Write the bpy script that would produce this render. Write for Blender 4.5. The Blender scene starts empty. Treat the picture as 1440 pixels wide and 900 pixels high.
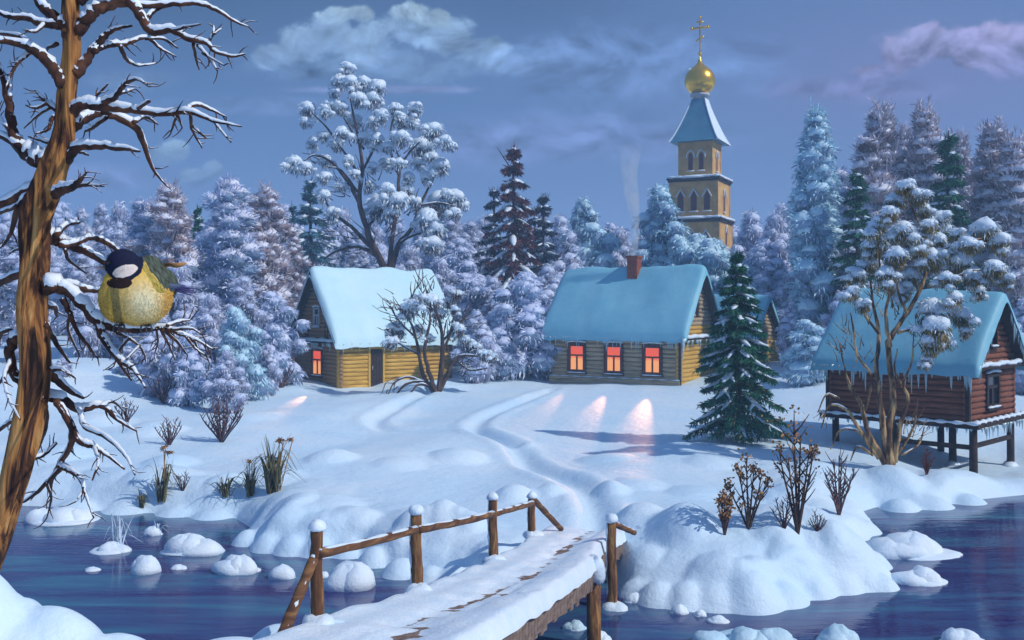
import bpy, math, random
import numpy as np
from mathutils import Vector, noise as mnoise
R = math.radians
RS = np.random.RandomState(7)
scn = bpy.context.scene
COL = scn.collection
FPX = 1400.0; HZ = 430.0; CZ = 5.0

def P(px, py, d):
    """a point of the place: seen at (px,py) of the 1440x900 picture, d metres in front of the viewer"""
    return np.array([(px-720.)*d/FPX, d, CZ-(py-HZ)*d/FPX])

KIDS={}
# ------------------------------------------------------------------ mesh builder
class MB:
    def __init__(s): s.v=[]; s.q=[]; s.t=[]; s.qm=[]; s.tm=[]; s.n=0
    def add(s, v, q=None, t=None, m=0):
        v=np.asarray(v,float).reshape(-1,3)
        if q is not None and len(q):
            q=np.asarray(q,int).reshape(-1,4); s.q.append(q+s.n); s.qm.append(np.full(len(q),m) if np.isscalar(m) else np.asarray(m))
        if t is not None and len(t):
            t=np.asarray(t,int).reshape(-1,3); s.t.append(t+s.n); s.tm.append(np.full(len(t),m if np.isscalar(m) else 0))
        s.v.append(v); s.n+=len(v)
    def build(s, name, mats, parent=None, smooth=True, offset=None):
        me=bpy.data.meshes.new(name)
        v=np.concatenate(s.v) if s.v else np.zeros((0,3))
        if offset is not None: v=v-np.asarray(offset)
        q=np.concatenate(s.q) if s.q else np.zeros((0,4),int)
        t=np.concatenate(s.t) if s.t else np.zeros((0,3),int)
        me.vertices.add(len(v)); me.vertices.foreach_set('co', v.ravel())
        nl=q.size+t.size; me.loops.add(nl)
        me.loops.foreach_set('vertex_index', np.concatenate([q.ravel(),t.ravel()]).astype(np.int32))
        me.polygons.add(len(q)+len(t))
        ls=np.concatenate([np.arange(len(q))*4, q.size+np.arange(len(t))*3]).astype(np.int32)
        me.polygons.foreach_set('loop_start', ls)
        mi=np.concatenate((s.qm or [np.zeros(0)])+(s.tm or [np.zeros(0)])).astype(np.int32)
        if not isinstance(mats,(list,tuple)): mats=[mats]
        for m in mats: me.materials.append(m)
        me.polygons.foreach_set('material_index', mi)
        me.polygons.foreach_set('use_smooth', np.full(len(q)+len(t), smooth))
        me.update(calc_edges=True); me.validate()
        o=bpy.data.objects.new(name, me); COL.objects.link(o)
        if parent is not None: o.parent=parent; KIDS.setdefault(parent.name,[]).append(o)
        return o

def tag(o, label=None, cat=None, group=None, kind=None):
    if label: o['label']=label
    if cat: o['category']=cat
    if group: o['group']=group
    if kind: o['kind']=kind
    return o
def thing(name, loc, label, cat, group=None, rz=0):
    o=bpy.data.objects.new(name, None); COL.objects.link(o)
    o.location=tuple(loc); o.rotation_euler=(0,0,rz); o.empty_display_size=.3
    return tag(o,label,cat,group)
def copy_tree(root, loc, rz, sc, label, group=None):
    r=root.copy(); COL.objects.link(r); r.location=tuple(loc); r.rotation_euler=(0,0,rz)
    r.scale=(sc,sc,sc) if np.isscalar(sc) else sc
    r['label']=label
    if group: r['group']=group
    elif 'group' in r: del r['group']
    for ch in KIDS.get(root.name,[]):
        c=ch.copy(); COL.objects.link(c); c.parent=r
    return r

def catmull(pts, k=4):
    p=np.asarray(pts,float); n=len(p)
    if n<3:
        t=np.linspace(0,1,k+1)[:,None]; return p[0]*(1-t)+p[-1]*t
    e=np.vstack([2*p[0]-p[1],p,2*p[-1]-p[-2]]); out=[]
    for i in range(1,n):
        a,b,c,d=e[i-1],e[i],e[i+1],e[i+2]
        for j in range(k):
            t=j/k; out.append(.5*((2*b)+(-a+c)*t+(2*a-5*b+4*c-d)*t*t+(-a+3*b-3*c+d)*t**3))
    out.append(p[-1]); return np.array(out)

def tube(mb, pts, rad, seg=8, m=0, squash=1.0, rough=0.0, seed=0):
    pts=np.asarray(pts,float); n=len(pts); rad=np.broadcast_to(np.asarray(rad,float),(n,))
    T=np.gradient(pts,axis=0); T/= (np.linalg.norm(T,axis=1)[:,None]+1e-9)
    up=np.array([0,0,1.]) if abs(T[0,2])<.9 else np.array([1.,0,0])
    N=np.zeros_like(pts); a=np.cross(T[0],up); a/=np.linalg.norm(a); N[0]=a
    for i in range(1,n):
        a=N[i-1]-T[i]*np.dot(N[i-1],T[i]); N[i]=a/(np.linalg.norm(a)+1e-9)
    B=np.cross(T,N)
    ang=np.arange(seg)*2*math.pi/seg
    rr=np.ones((n,seg))
    if rough:
        rs=np.random.RandomState(abs(int(seed))+11); base=1+rough*rs.uniform(-1,1,(seg,))[None,:]; rr=base*(1+rough*.6*rs.uniform(-1,1,(n,seg)))
    ring=pts[:,None,:]+ (rad[:,None]*rr)[:,:,None]*(np.cos(ang)[None,:,None]*N[:,None,:]+squash*np.sin(ang)[None,:,None]*B[:,None,:])
    v=ring.reshape(-1,3)
    i=np.arange(n-1)[:,None]*seg; j=np.arange(seg)[None,:]; jn=(j+1)%seg
    q=np.stack([i+j,i+jn,i+seg+jn,i+seg+j],-1).reshape(-1,4)
    v=np.vstack([v,pts[0],pts[-1]]); c0=n*seg; c1=c0+1
    t=[(c0,(k+1)%seg,k) for k in range(seg)]+[(c1,(n-1)*seg+k,(n-1)*seg+(k+1)%seg) for k in range(seg)]
    mb.add(v,q,t,m)

def box(mb, lo, hi, m=0, rot=None, org=(0,0,0)):
    x0,y0,z0=lo; x1,y1,z1=hi
    v=np.array([(x0,y0,z0),(x1,y0,z0),(x1,y1,z0),(x0,y1,z0),(x0,y0,z1),(x1,y0,z1),(x1,y1,z1),(x0,y1,z1)],float)
    if rot is not None: v=v@np.asarray(rot).T+np.asarray(org)
    mb.add(v,[(0,3,2,1),(4,5,6,7),(0,1,5,4),(1,2,6,5),(2,3,7,6),(3,0,4,7)],m=m)

def blades(mb, a, b, w, m=0, droop=0.0, rs=RS):
    """thin two-segment leaves from points a to points b"""
    a=np.asarray(a,float); b=np.asarray(b,float); n=len(a)
    if n==0: return
    d=b-a; L=np.linalg.norm(d,axis=1)[:,None]+1e-9
    r=rs.normal(size=(n,3)); s=np.cross(d,r); s/=np.linalg.norm(s,axis=1)[:,None]+1e-9
    w=np.broadcast_to(np.asarray(w,float).reshape(-1,1) if not np.isscalar(w) else w,(n,1))
    mid=a+d*.55+np.array([0,0,1.])*(droop*L)
    v=np.stack([a-s*w*.35,a+s*w*.35,mid-s*w*.5,mid+s*w*.5,b-s*w*.1,b+s*w*.1],1).reshape(-1,3)
    k=np.arange(n)[:,None]*6
    q=np.concatenate([k+np.array([0,1,3,2]),k+np.array([2,3,5,4])],1).reshape(-1,4)
    mm=m if np.isscalar(m) else np.repeat(m,2)
    mb.add(v,q,m=mm)

def lump(mb, c, r, sq=.7, seed=0, nu=12, nv=7, flat=.35, amp=.18, m=0, sx=1., sy=1., drip=0.):
    """rounded closed heap of snow"""
    rs=np.random.RandomState(abs(int(seed))*7+3); ph=rs.uniform(0,6.28,6)
    th=np.linspace(0,math.pi,nv+2)[1:-1]; az=np.arange(nu)*2*math.pi/nu
    T,A=np.meshgrid(th,az,indexing='ij')
    n=1+amp*(np.sin(2*A+ph[0]+2*T)*.5+np.sin(3*A+ph[1])*.35+np.sin(5*A+ph[2]+3*T)*.25+np.sin(4*T+ph[3])*.2)
    z=np.cos(T); zz=np.where(z>0,z,z*flat)
    if drip: zz=np.where(z<0.1, zz-drip*np.abs(np.sin(A*2.5+ph[4])), zz)
    v=np.stack([np.sin(T)*np.cos(A)*n*r*sx,np.sin(T)*np.sin(A)*n*r*sy,zz*n*r*sq],-1).reshape(-1,3)
    v=np.vstack([v,(0,0,r*sq*(1+amp*.3)),(0,0,-r*sq*flat)])+np.asarray(c)
    i=np.arange(nv-1)[:,None]*nu; j=np.arange(nu)[None,:]; jn=(j+1)%nu
    q=np.stack([i+j,i+nu+j,i+nu+jn,i+jn],-1).reshape(-1,4)
    top=nv*nu; bot=top+1
    t=[(top,k,(k+1)%nu) for k in range(nu)]+[(bot,(nv-1)*nu+(k+1)%nu,(nv-1)*nu+k) for k in range(nu)]
    mb.add(v,q,t,m)

def snow_line(mb, pts, rad, seg=6, k=.8, lift=.62, minr=0.0, seed=0, steep=.85):
    """snow lying along the upper side of a branch, broken where the branch stands too steep"""
    pts=np.asarray(pts,float); rad=np.asarray(rad,float)
    T=np.gradient(pts,axis=0); T/=np.linalg.norm(T,axis=1)[:,None]+1e-9
    rs=np.random.RandomState(abs(int(seed))+5)
    run=[]
    def flush():
        if len(run)>=3:
            i=np.array(run); p=pts[i].copy(); r=rad[i]*k*(1+.22*rs.uniform(-1,1,len(i)))
            hor=np.sqrt(np.maximum(0,1-T[i,2]**2)); r=r*(.45+.55*hor)
            r[0]*=.35; r[-1]*=.35
            p[:,2]+=rad[i]*lift*(.4+.6*hor); tube(mb,p,np.maximum(r,minr),seg,squash=1.,rough=.12,seed=seed)
    for i in range(len(pts)):
        if abs(T[i,2])<steep and rs.rand()>.015: run.append(i)
        else: flush(); run=[]
    flush()

# ------------------------------------------------------------------ materials
def mat(name, build):
    m=bpy.data.materials.new(name); m.use_nodes=True; nt=m.node_tree; nt.nodes.clear()
    out=nt.nodes.new('ShaderNodeOutputMaterial'); b=nt.nodes.new('ShaderNodeBsdfPrincipled'); nt.links.new(b.outputs[0],out.inputs[0])
    build(nt,b,out); return m
def N(nt,t,**k):
    n=nt.nodes.new(t)
    for a,v in k.items():
        if a.startswith('i_'): n.inputs[int(a[2:])].default_value=v
        else: setattr(n,a,v)
    return n
def noise_col(nt, scale, cols, detail=4, mapping=None, rough=.6, coord='Object', dist=0.0):
    tc=N(nt,'ShaderNodeTexCoord'); mp=N(nt,'ShaderNodeMapping'); nt.links.new(tc.outputs[coord],mp.inputs[0])
    if mapping: mp.inputs['Scale'].default_value=mapping
    nz=N(nt,'ShaderNodeTexNoise'); nz.inputs['Scale'].default_value=scale; nz.inputs['Detail'].default_value=detail; nz.inputs['Roughness'].default_value=rough; nz.inputs['Distortion'].default_value=dist
    nt.links.new(mp.outputs[0],nz.inputs['Vector'])
    cr=N(nt,'ShaderNodeValToRGB'); nt.links.new(nz.outputs[0],cr.inputs[0])
    while len(cr.color_ramp.elements)<len(cols): cr.color_ramp.elements.new(.5)
    for e,(p,c) in zip(cr.color_ramp.elements,cols): e.position=p; e.color=(*c,1)
    return nz,cr
def bump(nt,b,src,strength,dist):
    bp=N(nt,'ShaderNodeBump'); bp.inputs['Strength'].default_value=strength; bp.inputs['Distance'].default_value=dist
    nt.links.new(src,bp.inputs['Height']); nt.links.new(bp.outputs[0],b.inputs['Normal']); return bp
def M_noise(name, scale, cols, rough=.8, bs=.3, bd=.02, mapping=None, detail=5, metal=0., spec=.3, island=0., dist=0.):
    def f(nt,b,out):
        nz,cr=noise_col(nt,scale,cols,detail,mapping,dist=dist)
        src=cr.outputs[0]
        if island:
            g=N(nt,'ShaderNodeNewGeometry'); h=N(nt,'ShaderNodeHueSaturation')
            mr=N(nt,'ShaderNodeMapRange'); mr.inputs[3].default_value=1-island; mr.inputs[4].default_value=1+island
            nt.links.new(g.outputs['Random Per Island'],mr.inputs[0]); nt.links.new(mr.outputs[0],h.inputs['Value']); nt.links.new(src,h.inputs['Color']); src=h.outputs[0]
        nt.links.new(src,b.inputs['Base Color'])
        b.inputs['Roughness'].default_value=rough; b.inputs['Metallic'].default_value=metal; b.inputs['Specular IOR Level'].default_value=spec
        if bs: bump(nt,b,nz.outputs[0],bs,bd)
    return mat(name,f)
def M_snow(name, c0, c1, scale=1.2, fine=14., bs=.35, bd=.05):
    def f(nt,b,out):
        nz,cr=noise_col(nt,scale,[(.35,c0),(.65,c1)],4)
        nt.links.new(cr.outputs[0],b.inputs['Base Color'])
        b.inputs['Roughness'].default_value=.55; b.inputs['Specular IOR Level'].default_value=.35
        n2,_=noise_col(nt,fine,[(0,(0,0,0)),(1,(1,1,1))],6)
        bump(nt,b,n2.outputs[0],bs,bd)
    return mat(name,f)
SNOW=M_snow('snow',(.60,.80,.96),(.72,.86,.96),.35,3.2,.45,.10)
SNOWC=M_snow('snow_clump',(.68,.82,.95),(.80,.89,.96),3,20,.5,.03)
SNOWT=M_snow('snow_twig',(.78,.86,.94),(.86,.9,.95),30,90,.4,.004)
ROOFSHADE=M_snow('roof_snow',(.19,.50,.64),(.25,.55,.68),.8,5,.3,.05)  # snow of the shaded roofs, their teal shade put into the base colour
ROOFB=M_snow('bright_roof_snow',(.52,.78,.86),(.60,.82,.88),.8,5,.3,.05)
ICE=mat('icicle',lambda nt,b,o:(b.inputs['Base Color'].__setattr__('default_value',(.6,.82,.9,1)),b.inputs['Roughness'].__setattr__('default_value',.15),b.inputs['Transmission Weight'].__setattr__('default_value',.35)))
BARKN=M_noise('near_bark',26,[(.36,(.012,.007,.008)),(.47,(.08,.032,.018)),(.57,(.40,.17,.05)),(.76,(.72,.42,.16))],.85,1.,.012,(1,1,.13),8,dist=1.6)
BRANCHN=M_noise('near_branch_bark',30,[(.35,(.018,.010,.012)),(.6,(.10,.042,.026)),(.8,(.24,.10,.05))],.85,.6,.002,(1,1,.6),5)
BARK=M_noise('bark',5,[(.3,(.025,.015,.015)),(.55,(.09,.05,.035)),(.8,(.32,.18,.08))],.9,.6,.03,(1,1,.3))
BARKG=M_noise('golden_bark',7,[(.3,(.03,.015,.015)),(.45,(.12,.06,.03)),(.62,(.60,.38,.17))],.85,.6,.02,(1,1,.25))
BARKR=M_noise('red_bark',6,[(.3,(.05,.012,.012)),(.7,(.22,.06,.04))],.9,.6,.02,(1,1,.3))
TWIG=M_noise('bare_twig',9,[(.3,(.04,.02,.03)),(.7,(.17,.09,.09))],.9,0,0,island=.4)
NEEDG=M_noise('gold_needles',2.5,[(.3,(.09,.085,.035)),(.55,(.28,.20,.06)),(.8,(.50,.34,.10))],.8,0,0,island=.45)
NEEDB=M_noise('grey_brown_needles',.8,[(.3,(.06,.05,.07)),(.55,(.15,.11,.11)),(.8,(.28,.19,.13))],.8,0,0,island=.4)
NEEDP=M_noise('spruce_needles',2,[(.3,(.01,.075,.048)),(.7,(.03,.19,.10))],.65,0,0,island=.5)
NEEDD=M_noise('dark_spruce_needles',1,[(.3,(.012,.02,.045)),(.7,(.04,.06,.10))],.7,0,0,island=.4)
NEEDR=M_noise('russet_needles',1,[(.3,(.05,.012,.022)),(.7,(.17,.05,.05))],.7,0,0,island=.4)
NEEDT=M_noise('teal_needles',1,[(.3,(.02,.10,.15)),(.7,(.07,.22,.28))],.7,0,0,island=.4)
TWV=M_noise('violet_twigs',.8,[(.3,(.17,.18,.28)),(.55,(.28,.30,.42)),(.8,(.40,.40,.50))],.8,0,0,island=.35)
TWB=M_noise('blue_twigs',.8,[(.3,(.13,.20,.33)),(.55,(.22,.32,.46)),(.8,(.32,.43,.56))],.8,0,0,island=.35)
TWW=M_noise('brown_twigs',.8,[(.3,(.16,.12,.14)),(.55,(.30,.24,.26)),(.8,(.46,.39,.39))],.8,0,0,island=.35)
FROST=M_noise('frost',.7,[(.3,(.34,.42,.68)),(.5,(.54,.61,.82)),(.72,(.78,.80,.90))],.7,0,0,island=.3)
FROSTV=M_noise('violet_frost',.6,[(.3,(.44,.49,.66)),(.5,(.58,.64,.78)),(.72,(.78,.80,.88))],.7,0,0,island=.3)
FROSTW=M_noise('warm_frost',.6,[(.3,(.42,.36,.42)),(.55,(.64,.60,.68)),(.75,(.84,.80,.84))],.7,0,0,island=.3)
FROSTC=M_noise('cyan_frost',.7,[(.3,(.28,.52,.66)),(.55,(.48,.72,.82)),(.75,(.75,.87,.92))],.7,0,0,island=.3)
LOGY=M_noise('yellow_logs',3,[(.3,(.34,.17,.03)),(.5,(.62,.37,.06)),(.75,(.72,.48,.12))],.8,.5,.02,(.4,6,6))
LOGB=M_noise('brown_logs',3,[(.3,(.10,.055,.025)),(.5,(.33,.19,.08)),(.75,(.50,.32,.15))],.85,.5,.02,(.4,6,6))
LOGG=M_noise('weathered_logs',3,[(.3,(.16,.12,.075)),(.5,(.42,.32,.20)),(.75,(.60,.48,.31))],.85,.5,.02,(.4,6,6))
LOGR=M_noise('red_logs',4,[(.3,(.10,.03,.018)),(.55,(.24,.085,.045)),(.8,(.42,.20,.10))],.8,.5,.015,(.4,7,7))
DARKW=M_noise('dark_wood',8,[(.3,(.015,.011,.012)),(.7,(.06,.035,.026))],.85,.4,.01)
TRIM=M_noise('window_trim',6,[(.3,(.045,.02,.016)),(.7,(.11,.045,.03))],.75,.3,.01)
TRIMP=M_noise('pale_trim',6,[(.3,(.40,.42,.45)),(.7,(.55,.56,.58))],.75,.3,.01)
DARK=M_noise('dark_interior',2,[(.3,(.008,.006,.008)),(.7,(.02,.012,.012))],.5,0,0)
BRICK=M_noise('chimney_brick',12,[(.3,(.16,.035,.02)),(.6,(.36,.10,.05)),(.8,(.45,.18,.09))],.9,.5,.02)
STUC=M_noise('ochre_plaster',1.2,[(.3,(.50,.27,.08)),(.7,(.74,.45,.15))],.9,.25,.03)
GOLD=M_noise('gilding',2.5,[(.3,(.85,.42,.02)),(.7,(1.,.62,.06))],.27,.15,.03,metal=.85)
POSTM=M_noise('bridge_wood',14,[(.25,(.03,.014,.01)),(.48,(.15,.065,.028)),(.66,(.42,.22,.07)),(.82,(.55,.34,.13))],.8,.8,.006,(1,1,.14),6,dist=.8)
RAILM=M_noise('rail_wood',14,[(.25,(.03,.014,.01)),(.5,(.16,.07,.03)),(.72,(.38,.19,.07)),(.86,(.5,.3,.13))],.8,.8,.006,(.2,.2,1),6,dist=.8)
PLANK=M_noise('planks',5,[(.3,(.13,.09,.075)),(.55,(.26,.18,.14)),(.8,(.38,.28,.22))],.85,.5,.01,(4,.6,4))
REED=M_noise('dry_reed',3,[(.3,(.05,.055,.045)),(.55,(.17,.15,.06)),(.8,(.45,.32,.08))],.75,0,0,island=.5)
REEDF=M_noise('frosted_reed',3,[(.3,(.45,.6,.75)),(.7,(.75,.84,.92))],.6,0,0,island=.3)
LEAFO=M_noise('dry_leaves',9,[(.3,(.22,.09,.03)),(.7,(.52,.28,.11))],.8,0,0,island=.4)
SILV=M_noise('tent_roof',1,[(.3,(.05,.20,.32)),(.7,(.09,.27,.40))],.5,.1,.02)

# ------------------------------------------------------------------ terrain
def Z0(px,py):
    d=CZ*FPX/(py-HZ); return ((px-720)*d/FPX, d)
shore_px=[(-900,700),(-200,706),(60,712),(200,720),(330,728),(352,742),(338,758),(360,774),(440,780),(500,782),(540,796),(600,812),(700,830),(800,828),(850,812),
 (866,826),(890,842),(960,852),(1050,858),(1130,842),(1170,836),(1235,830),(1262,818),(1240,798),(1195,780),(1188,766),(1222,760),(1232,742),(1205,722),(1235,712),(1300,716),(1360,704),(1440,696),(1700,692),(2500,690)]
poly=np.array([Z0(*p) for p in shore_px]+[(2500,25.),(2500,4000.),(-2500,4000.),(-2500,26.)])
def sdist(x,y):
    dm=np.full(x.shape,1e9); ins=np.zeros(x.shape,bool); n=len(poly)
    for i in range(n):
        a=poly[i]; b=poly[(i+1)%n]; e=b-a; wx=x-a[0]; wy=y-a[1]
        t=np.clip((wx*e[0]+wy*e[1])/(e@e),0,1)
        dm=np.minimum(dm,(wx-e[0]*t)**2+(wy-e[1]*t)**2)
        c=((a[1]>y)!=(b[1]>y))
        with np.errstate(divide='ignore',invalid='ignore'):
            xi=(b[0]-a[0])*(y-a[1])/(b[1]-a[1]+1e-12)+a[0]
        ins^=(c&(x<xi))
    d=np.sqrt(dm); return np.where(ins,d,-d)
rsM=np.random.RandomState(21)
MOUNDS=[]
def mound_px(px,py,rpx,h,z=.6):
    d=(CZ-z)*FPX/(py-HZ); MOUNDS.append(((px-720)*d/FPX,d,rpx*d/FPX,h))
for a in [(465,655,42,.26),(645,650,44,.24),(560,662,40,.12),(722,702,36,.30),(770,700,26,.22),(625,738,40,.30),(580,742,28,.22),(665,745,30,.22),(540,752,32,.2),(690,770,34,.15),
          (395,745,48,.34),(440,752,36,.30),(360,758,25,.2),(480,745,34,.22),
          (900,775,34,.20),(960,760,55,.28),(1010,800,50,.26),(1075,800,42,.26),(1120,790,44,.26),(1160,800,40,.26),(1205,812,40,.30),(1090,770,40,.2),(1040,765,30,.15),(930,815,40,.24),(1180,775,28,.2),
          (900,735,34,.18),(860,700,30,.16),(900,690,40,.12),(980,700,45,.12),(1000,660,40,.14),(850,650,44,.15),(950,640,40,.12),(1100,700,40,.2),(1150,690,36,.22),
          (1060,520,40,.35),(1100,505,50,.5),(1200,700,38,.2),(1150,665,42,.2),(1260,668,40,.25),(1315,690,42,.2),(1380,684,36,.2),(1240,725,30,.12),(870,545,30,.1),
          (240,655,40,.2),(150,670,44,.2),(300,680,40,.16),(220,620,46,.3),(140,610,50,.3),(90,650,48,.3),(350,600,50,.15),(400,650,60,.1),(600,560,60,.3),(560,552,40,.25),(430,560,40,.12)]:
    mound_px(*a)
k=0
while k<70:
    u=rsM.uniform(-.75,.75); y=rsM.uniform(16.5,30); x=u*y
    s=float(sdist(np.array([x]),np.array([y]))[0])
    if .1<s<1.6 and not (0<x<2.6 and y<20.5):
        MOUNDS.append((x,y,rsM.uniform(.5,1.3),rsM.uniform(.06,.2))); k+=1
SHORE=[]
for (px,py,r,hh) in [(893,836,26,.8),(925,846,32,.85),(965,850,34,.9),(1005,850,40,.85),(1052,850,48,1.0),(1100,846,36,.8),(1140,834,34,.85),(1180,828,32,.8),(1212,824,30,.9),(1240,818,24,.8),(1225,796,28,.8),(1200,772,26,.7),(1215,748,24,.7),
      (348,764,22,.9),(378,772,26,.9),(412,776,28,.85),(450,778,30,.8),(490,780,26,.8),(528,792,28,.85),(565,800,30,.8),(605,812,28,.9),(640,822,30,.9),(680,830,30,.9),(720,830,34,.9),
      (1070,800,40,1.1),(1110,806,36,1.1),(1030,806,38,1.1),(985,808,36,1.0),(1150,800,34,1.0),(940,812,34,1.0),(1265,716,26,.6),(1310,712,30,.5),(1360,706,26,.5),(250,722,30,.35),(180,718,34,.3),(300,726,30,.4),(110,715,36,.35)]:
    d_=CZ*FPX/(py-HZ) if py>820 or py<800 else (CZ-.1)*FPX/(py-HZ); r_=r*d_/FPX*1.1; SHORE.append(((px-720)*d_/FPX,d_,r_,r_*hh))
NEARM=[(-5.3,9.3,1.0,.50),(-4.5,9.2,.75,.34),(-6.3,9.4,.9,.50),(-3.9,9.3,.6,.20),(-5.0,8.7,.6,.2),(-3.3,9.4,.5,.12),(-7.2,9.2,1.,.45),(-1.9,9.4,.55,.32),(-1.4,9.2,.4,.2),(-2.5,9.3,.5,.16)]
PATHS=[[(846,745),(840,722),(828,692),(800,670),(748,646),(722,626),(672,609),(680,590),(728,571),(775,554)],[(722,622),(660,607),(600,603),(545,600),(528,592),(560,576),(600,560)]]
def path_world(p):
    out=[]
    for px,py in p:
        d=(CZ-.8)*FPX/(py-HZ); out.append(((px-720)*d/FPX,d))
    return catmull(np.array(out),5)
PW=[path_world(p) for p in PATHS]
def ndist(x,y,pl):
    dm=np.full(x.shape,1e9)
    for a,b in zip(pl[:-1],pl[1:]):
        e=b-a; t=np.clip(((x-a[0])*e[0]+(y-a[1])*e[1])/(e@e+1e-9),0,1)
        dm=np.minimum(dm,(x-a[0]-e[0]*t)**2+(y-a[1]-e[1]*t)**2)
    return np.sqrt(dm)
def height(x,y):
    x=np.asarray(x,float); y=np.asarray(y,float)
    s=sdist(x,y)
    base=np.interp(y,[14,20,30,44,52,62,80,120,300,1500,4000],[.62,.66,.76,.98,1.10,2.1,2.7,3.6,7,14,16])
    # rise towards the left wood, low ground under the stilt hut
    base=base+1.6*np.exp(-((x+20)/6.)**2-((y-44)/10.)**2)*(y>20)
    base=base+.45*np.exp(-((x-4.6)/2.6)**2-((y-18.6)/1.8)**2)
    base=base+1.0*np.exp(-((x-14.5)/4.)**2-((y-50)/7.)**2)
    base=base*(1-.72*np.exp(-((x-13.8)/2.6)**4-((y-29.5)/3.0)**4))
    land=base*(1-np.exp(-(np.maximum(s,0)/.75)**.9))
    water=-.9*(1-np.exp(np.minimum(s,0)/.5))
    h=np.where(s>0,land,water)
    for mx,my,mr,mh in MOUNDS:
        q=((x-mx)**2+((y-my)*.8)**2)/mr**2
        h=h+mh*np.maximum(1-q,0)**1.2*np.clip(s/.3,0,1)
    for pl in PW:
        dd=ndist(x,y,pl); w=.30
        h=h-np.where(s>0,.15*np.exp(-(dd/w)**2)-.05*np.exp(-((dd-.55)/.25)**2),0)
    for mx,my,mr,mh in SHORE:
        q=((x-mx)**2+(y-my)**2)/mr**2
        b_=np.where(q<4,mh*(1-q)-.05,-3.); h=.5*(h+b_+np.sqrt((h-b_)**2+.012*(q<4)))
    # the near bank the viewer stands on
    hn=3.3-.148*np.maximum(y,-5)-np.where(y<-5,0,0)
    for mx,my,mr,mh in NEARM:
        q=((x-mx)**2+(y-my)**2)/mr**2
        hn=hn+mh*np.maximum(1-q,0)**.8
    hn=hn-.07
    k=np.clip((y-9.0)/2.6,0,1); hn=hn*(1-k**1.5)-1.0*k
    h=np.where(y<11.6,np.maximum(hn,np.where(y<11.6,-.9,h)),h)
    # soft undulation
    und=.05*np.sin(x*.9+1.3*np.sin(y*.35))*np.sin(y*.55+.7*np.sin(x*.5))+.022*np.sin(x*2.3+y*1.1)*np.sin(y*1.9-x*.7)
    h=h+.13*np.sin(.55*x-.32*y+1.2*np.sin(.21*x+.4))*np.clip((s-1.5)/4,0,1)*np.clip((58-y)/12,0,1)*(1-np.exp(-((x-3.5)/6.)**4-((y-39)/8.)**4))*(y>15)
    calm=1-np.exp(-((x-3.5)/6.)**4-((y-39)/8.)**4)
    return h+und*np.clip(s/2,0,1)*calm
def hz(x,y): return float(height(np.array([float(x)]),np.array([float(y)]))[0])
def on_ground(px,d):
    x=(px-720)*d/FPX; return np.array([x,d,hz(x,d)])

us=np.concatenate([np.linspace(-2.2,-.62,40)[:-1],np.linspace(-.62,.62,400),np.linspace(.62,2.2,40)[1:]])
ds=np.concatenate([np.linspace(1.,8.5,16)[:-1],np.linspace(8.5,11.8,40)[:-1],np.linspace(11.8,15.5,12)[:-1],np.linspace(15.5,32,230)[:-1],np.linspace(32,60,150)[:-1],np.geomspace(60,3500,70)])
U,D=np.meshgrid(us,ds); X=U*(D+3); Y=D
H=height(X.ravel(),Y.ravel())
mb=MB(); nr,nc=U.shape
i=np.arange(nr-1)[:,None]*nc; j=np.arange(nc-1)[None,:]
mb.add(np.stack([X.ravel(),Y.ravel(),H],-1),np.stack([i+j,i+j+1,i+nc+j+1,i+nc+j],-1).reshape(-1,4))
# ground behind the viewer
gx=np.linspace(-1,1,13)*2.2*4; 
g=[(x,1.0,None) for x in gx]
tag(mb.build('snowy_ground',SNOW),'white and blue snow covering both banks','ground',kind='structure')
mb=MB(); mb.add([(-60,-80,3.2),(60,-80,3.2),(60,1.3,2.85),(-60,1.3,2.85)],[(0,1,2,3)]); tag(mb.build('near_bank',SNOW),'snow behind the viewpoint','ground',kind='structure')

def water_mat(nt,b,out):
    nz,cr=noise_col(nt,.35,[(.36,(.030,.022,.13)),(.50,(.04,.07,.20)),(.66,(.04,.16,.26)),(.8,(.20,.32,.48))],6,(.55,3.2,1),dist=.9)
    nt.links.new(cr.outputs[0],b.inputs['Base Color'])
    b.inputs['Roughness'].default_value=.07; b.inputs['IOR'].default_value=1.33; b.inputs['Specular IOR Level'].default_value=.5
    n2,_=noise_col(nt,2.2,[(0,(0,0,0)),(1,(1,1,1))],3,(.6,2.4,1),coord='Object',dist=.6)
    bump(nt,b,n2.outputs[0],.12,.05)
WATER=mat('water',water_mat)
mb=MB(); mb.add([(-300,9.0,0),(300,9.0,0),(300,40,0),(-300,40,0)],[(0,1,2,3)])
tag(mb.build('river_water',WATER),'dark indigo river with pale ripples','water',kind='structure')

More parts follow.
